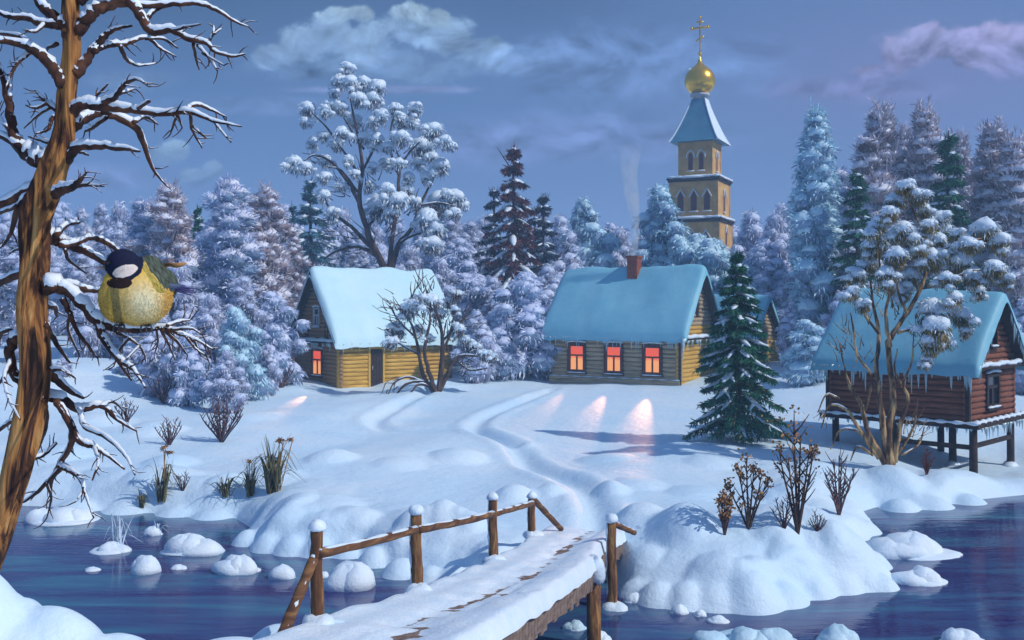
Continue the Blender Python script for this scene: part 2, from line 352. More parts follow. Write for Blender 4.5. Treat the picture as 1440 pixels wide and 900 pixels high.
# ------------------------------------------------------------------ bridge
def bridge():
    left=[(-2.35,7.4),(-1.80,9.2),(-1.07,11.1),(-.27,14.0),(.13,16.0),(.42,17.8),(.75,19.4)]
    right=[(-.75,7.2),(-.20,9.2),(.34,11.1),(1.08,14.0),(1.44,16.4),(1.95,18.2),(2.2,19.4)]
    L=catmull(np.array(left),8); Rr=catmull(np.array(right),8); n=len(L)
    dz=lambda y: 3.282-.138*y
    root=thing('wooden_bridge',(0,9.2,0),'snow covered plank footbridge with rough log handrail crossing the river','bridge')
    off=(0,9.2,0)
    # deck planks
    mb=MB(); cum=np.concatenate([[0],np.cumsum(np.linalg.norm(np.diff((L+Rr)/2,axis=0),axis=1))]); tot=cum[-1]
    def at(s):
        a=np.array([np.interp(s,cum,L[:,0]),np.interp(s,cum,L[:,1])]); b=np.array([np.interp(s,cum,Rr[:,0]),np.interp(s,cum,Rr[:,1])]); return a,b
    rs=np.random.RandomState(3); s=0
    while s<tot-.02:
        w=.2; a0,b0=at(s+.008); a1,b1=at(min(s+w-.008,tot)); e=rs.uniform(-.03,.03)
        def q(pt,dzz): return (pt[0],pt[1],dz(pt[1])+dzz)
        ex=(b0-a0)/np.linalg.norm(b0-a0)*e
        t0=rs.uniform(-.006,.006)
        v=[q(a0,-.07+t0),q(b0+ex,-.07+t0),q(b1+ex,-.07+t0),q(a1,-.07+t0),q(a0,t0),q(b0+ex,t0),q(b1+ex,t0),q(a1,t0)]
        mb.add(v,[(0,3,2,1),(4,5,6,7),(0,1,5,4),(1,2,6,5),(2,3,7,6),(3,0,4,7)]); s+=w
    mb.build('deck',PLANK,root,False,off)
    # beams
    for side,sgn in ((L,1),(Rr,-1)):
        mb=MB(); nrm=(Rr-L)/np.linalg.norm(Rr-L,axis=1)[:,None]*sgn*.06; c=side+nrm
        k=len(c); sl=slice(0,k-3)
        c=c[sl]; nn=nrm[sl]/.06*.055
        def row(o,z): return np.column_stack([c+o,dz(c[:,1])+z])
        A=row(-nn,-.075);B=row(nn,-.075);C_=row(nn,-.33);D_=row(-nn,-.33); m=len(A)
        v=np.concatenate([A,B,C_,D_]); q=[]
        for t in range(m-1):
            for p0,p1 in ((0,1),(1,2),(2,3),(3,0)): q.append((p0*m+t,p0*m+t+1,p1*m+t+1,p1*m+t))
        q.append((0,m,2*m,3*m)); q.append((m-1,4*m-1,3*m-1,2*m-1))
        mb.add(v,q); mb.build('side_beam',PLANK,root,False,off)
        # vertical boards fixed on the beam
        mb=MB(); 
        for t in range(0,m-1):
            p=c[t]; tt=c[min(t+1,m-1)]-c[t]; ln=np.linalg.norm(tt); tt=tt/ln; o=-nrm[t]/.06
            o=np.asarray(o)
            for kk in range(2):
                p0=p+tt*ln*kk/2+o*.058; p1=p0+tt*(ln/2-.012); o2=o*.02
                zt=-.085; zb=-.36+rs.uniform(-.05,.03)
                v=[(*(p0),dz(p0[1])+zb),(*(p1),dz(p1[1])+zb),(*(p1+o2),dz(p1[1])+zb),(*(p0+o2),dz(p0[1])+zb),(*(p0),dz(p0[1])+zt),(*(p1),dz(p1[1])+zt),(*(p1+o2),dz(p1[1])+zt),(*(p0+o2),dz(p0[1])+zt)]
                mb.add(v,[(0,3,2,1),(4,5,6,7),(0,1,5,4),(1,2,6,5),(2,3,7,6),(3,0,4,7)])
        mb.build('side_boards',PLANK,root,False,off)
    # snow cover with the trodden track showing planks
    mb=MB(); ns=150; nt_=26; V=np.zeros((ns,nt_,3))
    for a in range(ns):
        p0,p1=at(a/(ns-1)*tot)
        for b in range(nt_):
            t=b/(nt_-1); tt=-.05+t*1.10; p=p0*(1-tt)+p1*tt
            nz=mnoise.noise(Vector((p[0]*1.7,p[1]*1.2,3.)))*.5+mnoise.noise(Vector((p[0]*5,p[1]*3,8.)))*.25
            edge=min(t,1-t); rim=min(1,edge/.07)**.5
            track=math.exp(-((t-.56)/.17)**2)
            pl=abs(((a/(ns-1)*tot)/.2)%1-.5)*2
            hgt=.085+.05*nz-track*(.080+.045*mnoise.noise(Vector((t*14,p[1]*1.3,2.))))-(.018 if track>.3 and pl>.8 else 0)
            if edge<.12: hgt+=.03*mnoise.noise(Vector((p[0]*3,p[1]*2.5,1)))
            if t<.2: hgt+=.05*(1+mnoise.noise(Vector((p[1]*1.6,4,1))))*(1-t/.2)
            z=dz(p[1])+max(hgt,-.03)*rim-(.07+.05*(1+mnoise.noise(Vector((p[1]*2.3,t*9,5)))) if b in (0,nt_-1) else 0)
            V[a,b]=(p[0],p[1],z)
    i=np.arange(ns-1)[:,None]*nt_; j=np.arange(nt_-1)[None,:]
    mb.add(V.reshape(-1,3),np.stack([i+j,i+j+1,i+nt_+j+1,i+nt_+j],-1).reshape(-1,4))
    mb.build('snow_cover',SNOWC,root,True,off)
    # posts
    def post(px,pt,pb,d,r,zb=None,lean=0):
        a=P(px,pt,d); b=P(px-lean,pb,d)
        if zb is not None: b[2]=zb
        mb=MB(); pts=catmull([b,b*.66+a*.34+np.array([.006,0,0]),b*.34+a*.66-np.array([.008,0,0]),a],3)
        tube(mb,pts,np.linspace(r*1.08,r*.95,len(pts)),12,rough=.07,seed=int(px))
        o=mb.build('post',POSTM,root,True,off)
        m2=MB(); lump(m2,a+np.array([0,0,.02]),r*1.35,.9,int(px),12,7,.5,.12); 
        # snow stuck to the shaded side
        side=[p+np.array([-r*.85,-.02,0]) for p in pts[1:]]
        tube(m2,side,[r*.2+r*.16*math.sin(i*2.1+px) for i in range(len(side))],6,rough=.3,seed=int(px)+1)
        lump(m2,np.array([b[0]+r*.4,b[1]-.05,max(b[2],dz(b[1]))+.07 if zb is None else b[2]+.03]),r*2.6,.55,int(px)+3,14,7,.3,.25)
        m2.build('snow_cap',SNOWC,o,True,off)
        return a,b
    post(446,745,905,9.1,.062); post(585,722,842,11.15,.066,lean=-1); post(693,702,797,14.,.066); post(748,700,762,17.6,.072,lean=1)
    post(860,733,855,16.5,.085,zb=-.05)
    def rail(p0,p1,r0,r1,name='rail',bow=.0):
        mid=(p0+p1)/2+np.array([0,0,bow]); pts=catmull([p0,mid,p1],6)
        mb=MB(); tube(mb,pts,np.linspace(r0,r1,len(pts))*(1+.06*np.sin(np.arange(len(pts))*1.7)),10,rough=.07,seed=int(p0[0]*50))
        o=mb.build(name,RAILM,root,True,off)
        m2=MB(); rr=np.linspace(r0,r1,len(pts)); q=pts.copy(); q[:,2]+=rr*.72
        tube(m2,q,rr*(.62+.25*np.sin(np.arange(len(q))*2.3+p0[0])),8,squash=.5,rough=.2,seed=2); m2.build('snow',SNOWC,o,True,off)
    rail(P(450,778,9.05),P(584,745,11.05),.047,.045,bow=-.01); rail(P(590,744,11.1),P(692,723,13.9),.045,.047,bow=-.012)
    rail(P(697,722,14.),P(748,708,17.45),.045,.05,bow=0); rail(P(750,702,17.6),P(789,744,18.6),.055,.05)
    rail(P(860,735,16.5),P(892,749,17.5),.05,.045); rail(P(441,785,9.05),P(392,905,8.7),.045,.055,'brace')
    # piers under the deck
    for px,pt,pb,d in ((735,866,905,10.9),(835,815,862,14.6)):
        mb=MB(); b=P(px,pt,d); b2=b.copy(); b2[2]=-.6; b[2]=dz(d)-.3; tube(mb,[b2,(b+b2)/2,b],[.11,.1,.1],12,rough=.06)
        o=mb.build('pier',POSTM,root,True,off); m2=MB(); lump(m2,b+np.array([.02,-.07,.18]),.16,1.3,5,14,8,.8,.2,drip=.3); m2.build('snow',SNOWC,o,True,off)
    # the log that sticks out beside the second post
    mb=MB(); a=P(548,852,11.3); b=P(590,838,11.5); tube(mb,[a,(a+b)/2,b],[.06,.062,.06],10,rough=.06); o=mb.build('cross_beam',RAILM,root,True,off)
    m2=MB(); tube(m2,[a+[0,0,.05],(a+b)/2+[0,0,.06],b+[0,0,.05]],[.03,.05,.045],8,squash=.6); m2.build('snow',SNOWC,o,True,off)
bridge()

# ------------------------------------------------------------------ log houses
def rotz(a): return np.array([[math.cos(a),-math.sin(a),0],[math.sin(a),math.cos(a),0],[0,0,1]])
def logwall(mb, origin, ux, length, z0, z1, openings, dlog=.2, ext=.14, taper=None, seed=0, th=.0):
    """stacked round logs from origin along ux (unit), leaving out the openings (a0,a1,zb,zt)"""
    rs=np.random.RandomState(seed); n=max(1,int(round((z1-z0)/dlog))); dl=(z1-z0)/n
    ux=np.asarray(ux,float); o=np.asarray(origin,float)
    for i in range(n):
        z=z0+(i+.5)*dl
        if taper: a,b=taper(z); ivs=[(a,b)]
        else: ivs=[(-ext,length+ext)]
        for (a0,a1,zb,zt) in openings:
            if zb<z<zt:
                new=[]
                for (s,e) in ivs:
                    if a0>s and a0<e: new.append((s,a0))
                    if a1<e and a1>s: new.append((a1,e))
                    if a0>=e or a1<=s: new.append((s,e))
                ivs=new
        for s,e in ivs:
            if e-s<.05: continue
            k=max(2,int((e-s)/.5)+1); t=np.linspace(s,e,k)
            pts=o+ux*t[:,None]; pts[:,2]+=z+rs.uniform(-.008,.008,k)
            tube(mb,pts,dl*.53*(1+rs.uniform(-.05,.05)),10)
def window(root, c, n, w, h, lit, name='window', fr=.09, frm=None, sn=True, depth=.16, muntin=True, arch=False):
    """c centre on the wall face in root coordinates, n outward normal"""
    n=np.asarray(n,float); u=np.cross([0,0,1.],n); M=np.column_stack([u,n,[0,0,1.]])  # local x=u, y=n, z
    frm=frm or TRIM
    mb=MB()
    box(mb,(-w/2-fr,-depth,-h/2-fr),(-w/2,.05,h/2+fr),rot=M,org=c); box(mb,(w/2,-depth,-h/2-fr),(w/2+fr,.05,h/2+fr),rot=M,org=c)
    box(mb,(-w/2,-depth,h/2),(w/2,.05,h/2+fr),rot=M,org=c); box(mb,(-w/2,-depth,-h/2-fr),(w/2,.05,-h/2),rot=M,org=c)
    if muntin:
        box(mb,(-w/2,-.03,h*.08),(w/2,.012,h*.08+.08),rot=M,org=c); box(mb,(-.04,-.03,-h/2),(.04,.010,h*.08),rot=M,org=c)
    f=mb.build('window',frm,root,False)
    mb=MB(); box(mb,(-w/2,-.06,-h/2),(w/2,-.035,h/2),rot=M,org=c); mb.build('pane',lit,f,False)
    mb=MB(); box(mb,(-w/2-fr-.05,.0,-h/2-fr-.06),(w/2+fr+.05,.12,-h/2-fr),rot=M,org=c); mb.build('sill',frm,f,False)
    if sn:
        mb=MB(); k=9; t=np.linspace(-w/2-fr,w/2+fr,k); pts=np.array(c)+t[:,None]*u+n*.07; pts[:,2]+=-h/2-fr+.02
        tube(mb,pts,[.02]+[.05+.012*math.sin(i*1.9) for i in range(k-2)]+[.02],8,squash=.7)
        t=np.linspace(-w/2-fr-.04,w/2+fr+.04,k); pts=np.array(c)+t[:,None]*u+n*.05; pts[:,2]+=h/2+fr+.03+.07*np.cos(np.linspace(-1.3,1.3,k))
        tube(mb,pts,[.03]+[.06+.012*math.sin(i*2.7) for i in range(k-2)]+[.03],8,squash=.8)
        mb.build('snow',SNOWC,f,True)
    return f
def lit_mat(name,top,bot,s):
    def f(nt,b,out):
        tc=N(nt,'ShaderNodeTexCoord'); sx=N(nt,'ShaderNodeSeparateXYZ'); nt.links.new(tc.outputs['Generated'],sx.inputs[0])
        cr=N(nt,'ShaderNodeValToRGB'); cr.color_ramp.elements[0].color=(*bot,1); cr.color_ramp.elements[1].color=(*top,1); cr.color_ramp.elements[0].position=.45; cr.color_ramp.elements[1].position=.62
        nz=N(nt,'ShaderNodeTexNoise'); nz.inputs['Scale'].default_value=7; nt.links.new(tc.outputs['Generated'],nz.inputs[0])
        ad=N(nt,'ShaderNodeMath',operation='MULTIPLY_ADD'); nt.links.new(nz.outputs[0],ad.inputs[0]); ad.inputs[1].default_value=.5; nt.links.new(sx.outputs[2],ad.inputs[2])
        sb=N(nt,'ShaderNodeMath',operation='SUBTRACT'); nt.links.new(ad.outputs[0],sb.inputs[0]); sb.inputs[1].default_value=.25
        nt.links.new(sb.outputs[0],cr.inputs[0]); nt.links.new(cr.outputs[0],b.inputs['Emission Color']); b.inputs['Emission Strength'].default_value=s
        b.inputs['Base Color'].default_value=(.2,.05,.02,1)
    return mat(name,f)
LIT=lit_mat('lit_window',(.85,.10,.045),(1.,.40,.14),.92)
GLASSD=mat('dark_glass',lambda nt,b,o:(b.inputs['Base Color'].__setattr__('default_value',(.02,.02,.035,1)),b.inputs['Roughness'].__setattr__('default_value',.15)))
REDG=mat('dark_red_glass',lambda nt,b,o:(b.inputs['Base Color'].__setattr__('default_value',(.10,.010,.008,1)),b.inputs['Roughness'].__setattr__('default_value',.4)))

def icicles(mb, p0, p1, n, lo, hi, rs, r=.028):
    p0=np.asarray(p0,float); p1=np.asarray(p1,float)
    for _ in range(n):
        t=rs.rand(); p=p0*(1-t)+p1*t; L=lo+(hi-lo)*rs.rand()**2.2; rr=r*(.8+.8*rs.rand())
        p=p+np.array([0,0,-.05]); tube(mb,[p+[0,0,.02],p+[0,0,-L*.4],p+[0,0,-L*.8],p+[0,0,-L]],[rr*1.6,rr*.8,rr*.4,rr*.08],5)
def roof(root, L, W, zE, zR, ovx, ovy, snowmat, th=.26, seed=0, x0=0., y0=0., board=DARKW, cut=None):
    """gabled roof along local x; zE wall top, zR ridge; snow lies on it"""
    slope=(zR-zE)/(W/2); hw=W/2+ovy
    rf=None
    mb=MB()
    for s in (-1,1):
        v=[]
        for xx in (x0-L/2-ovx,x0+L/2+ovx):
            for (yy,zz) in ((0,zR),(s*hw,zR-slope*hw)):
                v+= [(xx,y0+yy,zz),(xx,y0+yy,zz-.09)]
        mb.add(v,[(0,2,6,4),(1,5,7,3),(0,1,3,2),(4,6,7,5),(2,3,7,6),(0,4,5,1)])
    rf=mb.build('roof',board,root,False)
    mb=MB(); nx=48; ny=50; V=np.zeros((nx,ny,3)); rs=np.random.RandomState(seed)
    for a in range(nx):
        s=-1+2*a/(nx-1); s=math.copysign(1-(1-abs(s))**1.25,s) if abs(s)>.0 else 0
        x=x0+s*(L/2+ovx+.07)
        for b in range(ny):
            t=-1+2*b/(ny-1); t=math.copysign(1-(1-abs(t))**1.15,t) if t else 0
            y=t*(hw+.10)
            nzv=mnoise.noise(Vector((x*.7,y*.8+seed,seed*1.7)))*.11+mnoise.noise(Vector((x*2.1,y*2.3,seed+4.)))*.02
            zt=zR-slope*math.sqrt((y)**2+.02)+slope*.02
            fall=max(0,1-abs(t)**10)**.5*max(0,1-abs(s)**30)**.5
            z=zt+(th+nzv)*1.35*fall-.02
            if fall<.02: z-=.09+.09*mnoise.noise(Vector((x*1.9,y*2.5,9.)))
            V[a,b]=(x,y0+y,z)
    i=np.arange(nx-1)[:,None]*ny; j=np.arange(ny-1)[None,:]
    mb.add(V.reshape(-1,3),np.stack([i+j,i+ny+j,i+ny+j+1,i+j+1],-1).reshape(-1,4))
    # underside
    W_=V.copy(); W_[:,:,2]=np.minimum(W_[:,:,2]-.02, zR-slope*np.abs(W_[:,:,1]-y0)+.004)
    mb.add(W_.reshape(-1,3),np.stack([i+j,i+j+1,i+ny+j+1,i+ny+j],-1).reshape(-1,4))
    mb.build('roof_snow',snowmat,rf,True)
    return rf,slope,hw
def gable_logs(mb, x, W, zE, zR, openings, seed, sgn=1, y0=0., dlog=.2):
    slope=(zR-zE)/(W/2)
    def tp(z):
        hwz=(zR-z)/slope-.06; return (W/2-hwz, W/2+hwz)
    logwall(mb,(x,y0-W/2,0),(0,1,0),W,zE,zR-.15,openings,dlog,taper=tp,seed=seed)
def core(root,L,W,z0,zE,zR,x0=0.,y0=0.):
    mb=MB(); e=.07; x1,x2=x0-L/2+e,x0+L/2-e; y1,y2=y0-W/2+e,y0+W/2-e
    v=[(x1,y1,z0),(x2,y1,z0),(x2,y2,z0),(x1,y2,z0),(x1,y1,zE),(x2,y1,zE),(x2,y2,zE),(x1,y2,zE),(x1,y0,zR-.2),(x2,y0,zR-.2)]
    mb.add(v,[(0,3,2,1),(0,1,5,4),(2,3,7,6),(4,5,9,8),(6,7,8,9)],None); mb.add(v,[(0,4,7,3),(1,2,6,5)],[(4,8,7),(5,6,9)])
    mb.build('inner_shell',DARK,root,False)

# ---- house with the bright roof (left)
def house_left():
    cx,cy=-8.4,48.6; a=R(40); v=np.array([math.cos(a),math.sin(a)]); u=np.array([-math.sin(a),math.cos(a)])
    L,W=6.6,4.3; c=np.array([cx,cy])+v*L/2+u*W/2; zb=1.0
    root=thing('log_cabin',(c[0],c[1],zb),'yellow log cabin with one glowing window and tall bright snow roof','cabin',rz=a)
    zE=2.72; zR=5.72
    core(root,L,W,-.4,zE,zR)
    mb=MB(); logwall(mb,(-L/2,-W/2,0),(1,0,0),L,-.3,zE,[(1.65,2.45,-.3,1.85)],.2,seed=1); mb.build('wall',LOGY,root)
    mb=MB(); logwall(mb,(-L/2,W/2,0),(1,0,0),L,-.3,zE,[],.2,seed=2); mb.build('wall',LOGB,root)
    mb=MB(); logwall(mb,(L/2,-W/2,0),(0,1,0),W,-.2,zE,[],.2,seed=3); mb.build('wall',LOGB,root)
    mb=MB(); gable_logs(mb,L/2,W,zE,zR,[],4); mb.build('gable',LOGB,root)
    mb=MB(); logwall(mb,(-L/2,-W/2,0),(0,1,0),W,-.2,zE,[(1.55,2.6,.55,1.75)],.2,seed=5); mb.build('wall',LOGB,root)
    mb=MB(); gable_logs(mb,-L/2,W,zE,zR,[(1.85,2.45,3.0,3.85),(1.9,2.3,4.4,5.3)],6); mb.build('gable',LOGB,root)
    # windows on the gable (outward normal -x)
    window(root,(-L/2-.10,-.07,1.15),(-1,0,0),.9,1.15,LIT)
    window(root,(-L/2-.09,0.0,3.42),(-1,0,0),.46,.8,GLASSD,frm=TRIMP,fr=.07)
    mb=MB(); box(mb,(-L/2+.0,-.2,4.4),(-L/2+.06,.2,5.3)); mb.build('hatch',DARK,root,False)
    for y in (-1.0,1.0): window(root,(-L/2-.07,y,2.75),(-1,0,0),.22,.5,GLASSD,fr=.05,sn=False,muntin=False)
    # door on the long side
    mb=MB(); 
    for x0 in (-L/2+1.55,-L/2+2.4): box(mb,(x0,-W/2-.13,-.3),(x0+.12,-W/2+.1,1.95))
    box(mb,(-L/2+1.67,-W/2-.13,1.83),(-L/2+2.4,-W/2+.1,1.95)); mb.build('door_frame',LOGY,root,False)
    mb=MB()
    for k in range(4): box(mb,(-L/2+1.68+k*.181,-W/2-.06,-.3),(-L/2+1.68+k*.181+.172,-W/2-.02,1.82))
    dr=mb.build('door',DARKW,root,False); mb=MB(); tube(mb,[(-L/2+1.8,-W/2-.10,.8),(-L/2+1.8,-W/2-.10,1.0)],[.02,.02],6); mb.build('handle',TRIMP,dr)
    rf,sl,hw=roof(root,L,W,zE,zR,.45,.38,ROOFB,.34,3)
    # boards along the gable edge
    mb=MB()
    for s in (-1,1):
        p=[(-L/2-.47,0,zR+.02),(-L/2-.47,s*hw,zR-sl*hw+.02)]
        v=[(p[0][0]-.03,p[0][1],p[0][2]),(p[0][0]+.02,p[0][1],p[0][2]),(p[0][0]+.02,p[0][1],p[0][2]-.22),(p[0][0]-.03,p[0][1],p[0][2]-.22)]
        v+=[(p[1][0]-.03,p[1][1],p[1][2]),(p[1][0]+.02,p[1][1],p[1][2]),(p[1][0]+.02,p[1][1],p[1][2]-.22),(p[1][0]-.03,p[1][1],p[1][2]-.22)]
        mb.add(v,[(0,1,5,4),(1,2,6,5),(2,3,7,6),(3,0,4,7),(0,3,2,1),(4,5,6,7)])
    mb.build('barge_board',DARKW,root,False)
    # pent ledge over the gable wall
    mb=MB(); zl=2.18; box(mb,(-L/2-.42,-W/2-.05,zl-.02),(-L/2-.08,W/2+.3,zl+.05)); lg=mb.build('ledge',DARKW,root,False)
    mb=MB(); k=26; t=np.linspace(-W/2-.05,W/2+.3,k); tube(mb,np.column_stack([np.full(k,-L/2-.28),t,zl+.10+.02*np.sin(t*5)]),[.06]+[.15+.02*math.sin(i*1.3) for i in range(k-2)]+[.06],10,squash=.75); mb.build('snow',ROOFB,lg)
    rs=np.random.RandomState(4); mb=MB()
    ze=zR-sl*hw
    icicles(mb,(-L/2-.4,-hw-.05,ze),(L/2+.4,-hw-.02,ze-.04),46,.2,.6,rs); icicles(mb,(-L/2-.42,-W/2,zl),(-L/2-.42,W/2+.3,zl),26,.15,.5,rs); icicles(mb,(-L/2-.45,hw,ze),(-L/2-.45,hw*.5,zR-sl*hw*.5),18,.3,.9,rs)
    mb.build('icicles',ICE,root)
    return root
house_left()

def house_mid():
    A=np.array([2.15,52.]); B=np.array([8.1,48.3]); d=B-A; L=np.linalg.norm(d); a=math.atan2(d[1],d[0]); n=np.array([-math.sin(a),math.cos(a)])
    W=4.5; c=(A+B)/2+n*W/2; zb=1.05
    root=thing('log_house',(c[0],c[1],zb),'log house with three glowing windows, brick chimney and blue snow roof','house',rz=a)
    zE=2.95; zR=5.78; core(root,L,W,-.4,zE,zR)
    wx=[-L/2+1.45,-L/2+3.55,-L/2+5.65]
    op=[(x+L/2-.42,x+L/2+.42,.62,1.95) for x in wx]
    mb=MB(); logwall(mb,(-L/2,-W/2,0),(1,0,0),L,.30,zE,op,.215,seed=11); mb.build('wall',LOGG,root)
    mb=MB(); box(mb,(-L/2-.12,-W/2-.22,-.5),(L/2+.12,-W/2-.06,.30)); fb=mb.build('foundation_boards',LOGG,root,False)
    mb=MB(); k=40; t=np.linspace(-L/2-.1,L/2+.1,k); tube(mb,np.column_stack([t,np.full(k,-W/2-.17),np.full(k,.34)]),[.04+.02*math.sin(i*1.7) for i in range(k)],6,squash=.6); mb.build('snow',SNOWC,fb)
    mb=MB(); logwall(mb,(-L/2,W/2,0),(1,0,0),L,-.3,zE,[],.215,seed=12); mb.build('wall',LOGB,root)
    mb=MB(); logwall(mb,(-L/2,-W/2,0),(0,1,0),W,-.2,zE,[],.215,seed=13); mb.build('wall',LOGB,root)
    mb=MB(); gable_logs(mb,-L/2,W,zE,zR,[],14); mb.build('gable',LOGB,root)
    mb=MB(); logwall(mb,(L/2,-W/2,0),(0,1,0),W,-.2,zE,[],.215,seed=15); mb.build('wall',LOGY,root)
    mb=MB(); gable_logs(mb,L/2,W,zE,zR,[(1.95,2.55,3.4,4.6)],16); mb.build('gable',LOGG,root)
    mb=MB(); box(mb,(L/2-.06,-.3,3.4),(L/2,.3,4.6)); mb.build('hatch',DARK,root,False)
    # corner boards
    for x in (-L/2-.14,L/2+.04):
        mb=MB(); box(mb,(x,-W/2-.17,-.4),(x+.11,-W/2-.05,zE)); mb.build('corner_post',DARKW,root,False)
    for x in wx: window(root,(x,-W/2-.10,1.28),(0,-1,0),.74,1.2,LIT,fr=.17)
    rf,sl,hw=roof(root,L,W,zE,zR,.5,.42,ROOFSHADE,.30,8)
    mb=MB(); zl=2.3; box(mb,(L/2-.1,-W/2+.02,zl-.02),(L/2+.42,W/2+.1,zl+.05)); lg=mb.build('ledge',DARKW,root,False)
    mb=MB(); k=26; t=np.linspace(-W/2+.02,W/2+.1,k); tube(mb,np.column_stack([np.full(k,L/2+.28),t,zl+.12+.02*np.sin(t*5)]),[.06]+[.15+.02*math.sin(i*1.3) for i in range(k-2)]+[.06],10,squash=.75); mb.build('snow',SNOWC,lg)
    rs=np.random.RandomState(9); mb=MB(); ze=zR-sl*hw
    icicles(mb,(-L/2-.5,-hw-.05,ze),(L/2+.5,-hw-.02,ze-.04),64,.2,.75,rs); icicles(mb,(L/2+.45,-W/2,zl),(L/2+.45,W/2,zl),26,.12,.6,rs)
    for x in (L/2+.45,): icicles(mb,(x,-hw-.05,ze),(x,-hw-.2,ze),6,.5,1.1,rs,.05)
    mb.build('icicles',ICE,root)
    # chimney
    cxl,cyl=-L/2+3.75,-.35
    mb=MB(); box(mb,(cxl-.27,cyl-.27,zR-1.0),(cxl+.27,cyl+.27,zR+.65)); 
    for k in range(14):
        z=zR-.75+k*.1; box(mb,(cxl-.282,cyl-.282,z),(cxl+.282,cyl+.282,z+.08))
    ch=mb.build('chimney',BRICK,rf,False); mb=MB(); box(mb,(cxl-.34,cyl-.34,zR+.652),(cxl+.34,cyl+.34,zR+.76)); mb.build('chimney_cap',BRICK,rf,False)
    # spots of light thrown by the lit windows on the snow
    M=rotz(a)
    for i,x in enumerate(wx):
        p=M@np.array([x,-W/2-.12,1.35])+np.array([c[0],c[1],zb])
        tgt=[P(726,612,32.8),P(808,614,32.8),P(889,612,32.8)][i]
        ld=bpy.data.lights.new('window_glow','SPOT'); ld.energy=3000; ld.color=(1.,.42,.17); ld.spot_size=R(17); ld.spot_blend=1.; ld.shadow_soft_size=.05
        lo=bpy.data.objects.new('window_glow',ld); COL.objects.link(lo); lo.location=tuple(p)
        lo.scale=(.34,1,1); dv=Vector(tuple(tgt))-lo.location; lo.rotation_euler=dv.to_track_quat('-Z','Y').to_euler()
    chim=M@np.array([cxl,cyl,zR+.78])+np.array([c[0],c[1],zb])
    # rear annex
    W2=3.2; a2=a; pos=M@np.array([L/2+.7,4.2,0])+np.array([c[0],c[1],0])
    r2=thing('log_annex',(pos[0],pos[1],1.3),'small log shed with snowy gable half hidden behind the green spruce','shed',rz=a2-R(8))
    zE2,zR2,L2=1.9,4.2,3.0; core(r2,L2,W2,-.6,zE2,zR2)
    mb=MB(); logwall(mb,(-L2/2,-W2/2,0),(1,0,0),L2,-.5,zE2,[],.2,seed=31); mb.build('wall',LOGG,r2)
    mb=MB(); logwall(mb,(L2/2,-W2/2,0),(0,1,0),W2,-.5,zE2,[],.2,seed=32); mb.build('wall',LOGY,r2)
    mb=MB(); gable_logs(mb,L2/2,W2,zE2,zR2,[],33); mb.build('gable',LOGG,r2)
    rf2,sl2,hw2=roof(r2,L2,W2,zE2,zR2,.35,.35,ROOFSHADE,.26,12)
    mb=MB(); icicles(mb,(L2/2+.3,-W2/2-.2,zE2),(L2/2+.3,W2/2,zE2),14,.1,.4,rs); mb.build('icicles',ICE,r2)
    return chim
CHIM=house_mid()
# glow of the gable window of the left cabin
ld=bpy.data.lights.new('window_glow','SPOT'); ld.energy=3000; ld.color=(1.,.42,.17); ld.spot_size=R(17); ld.spot_blend=1.; ld.shadow_soft_size=.05
lo=bpy.data.objects.new('window_glow',ld); COL.objects.link(lo); lo.location=tuple(P(446,515,49.6)); lo.scale=(.34,1,1); lo.rotation_euler=(Vector(tuple(P(403,572,39.5)))-lo.location).to_track_quat('-Z','Y').to_euler()

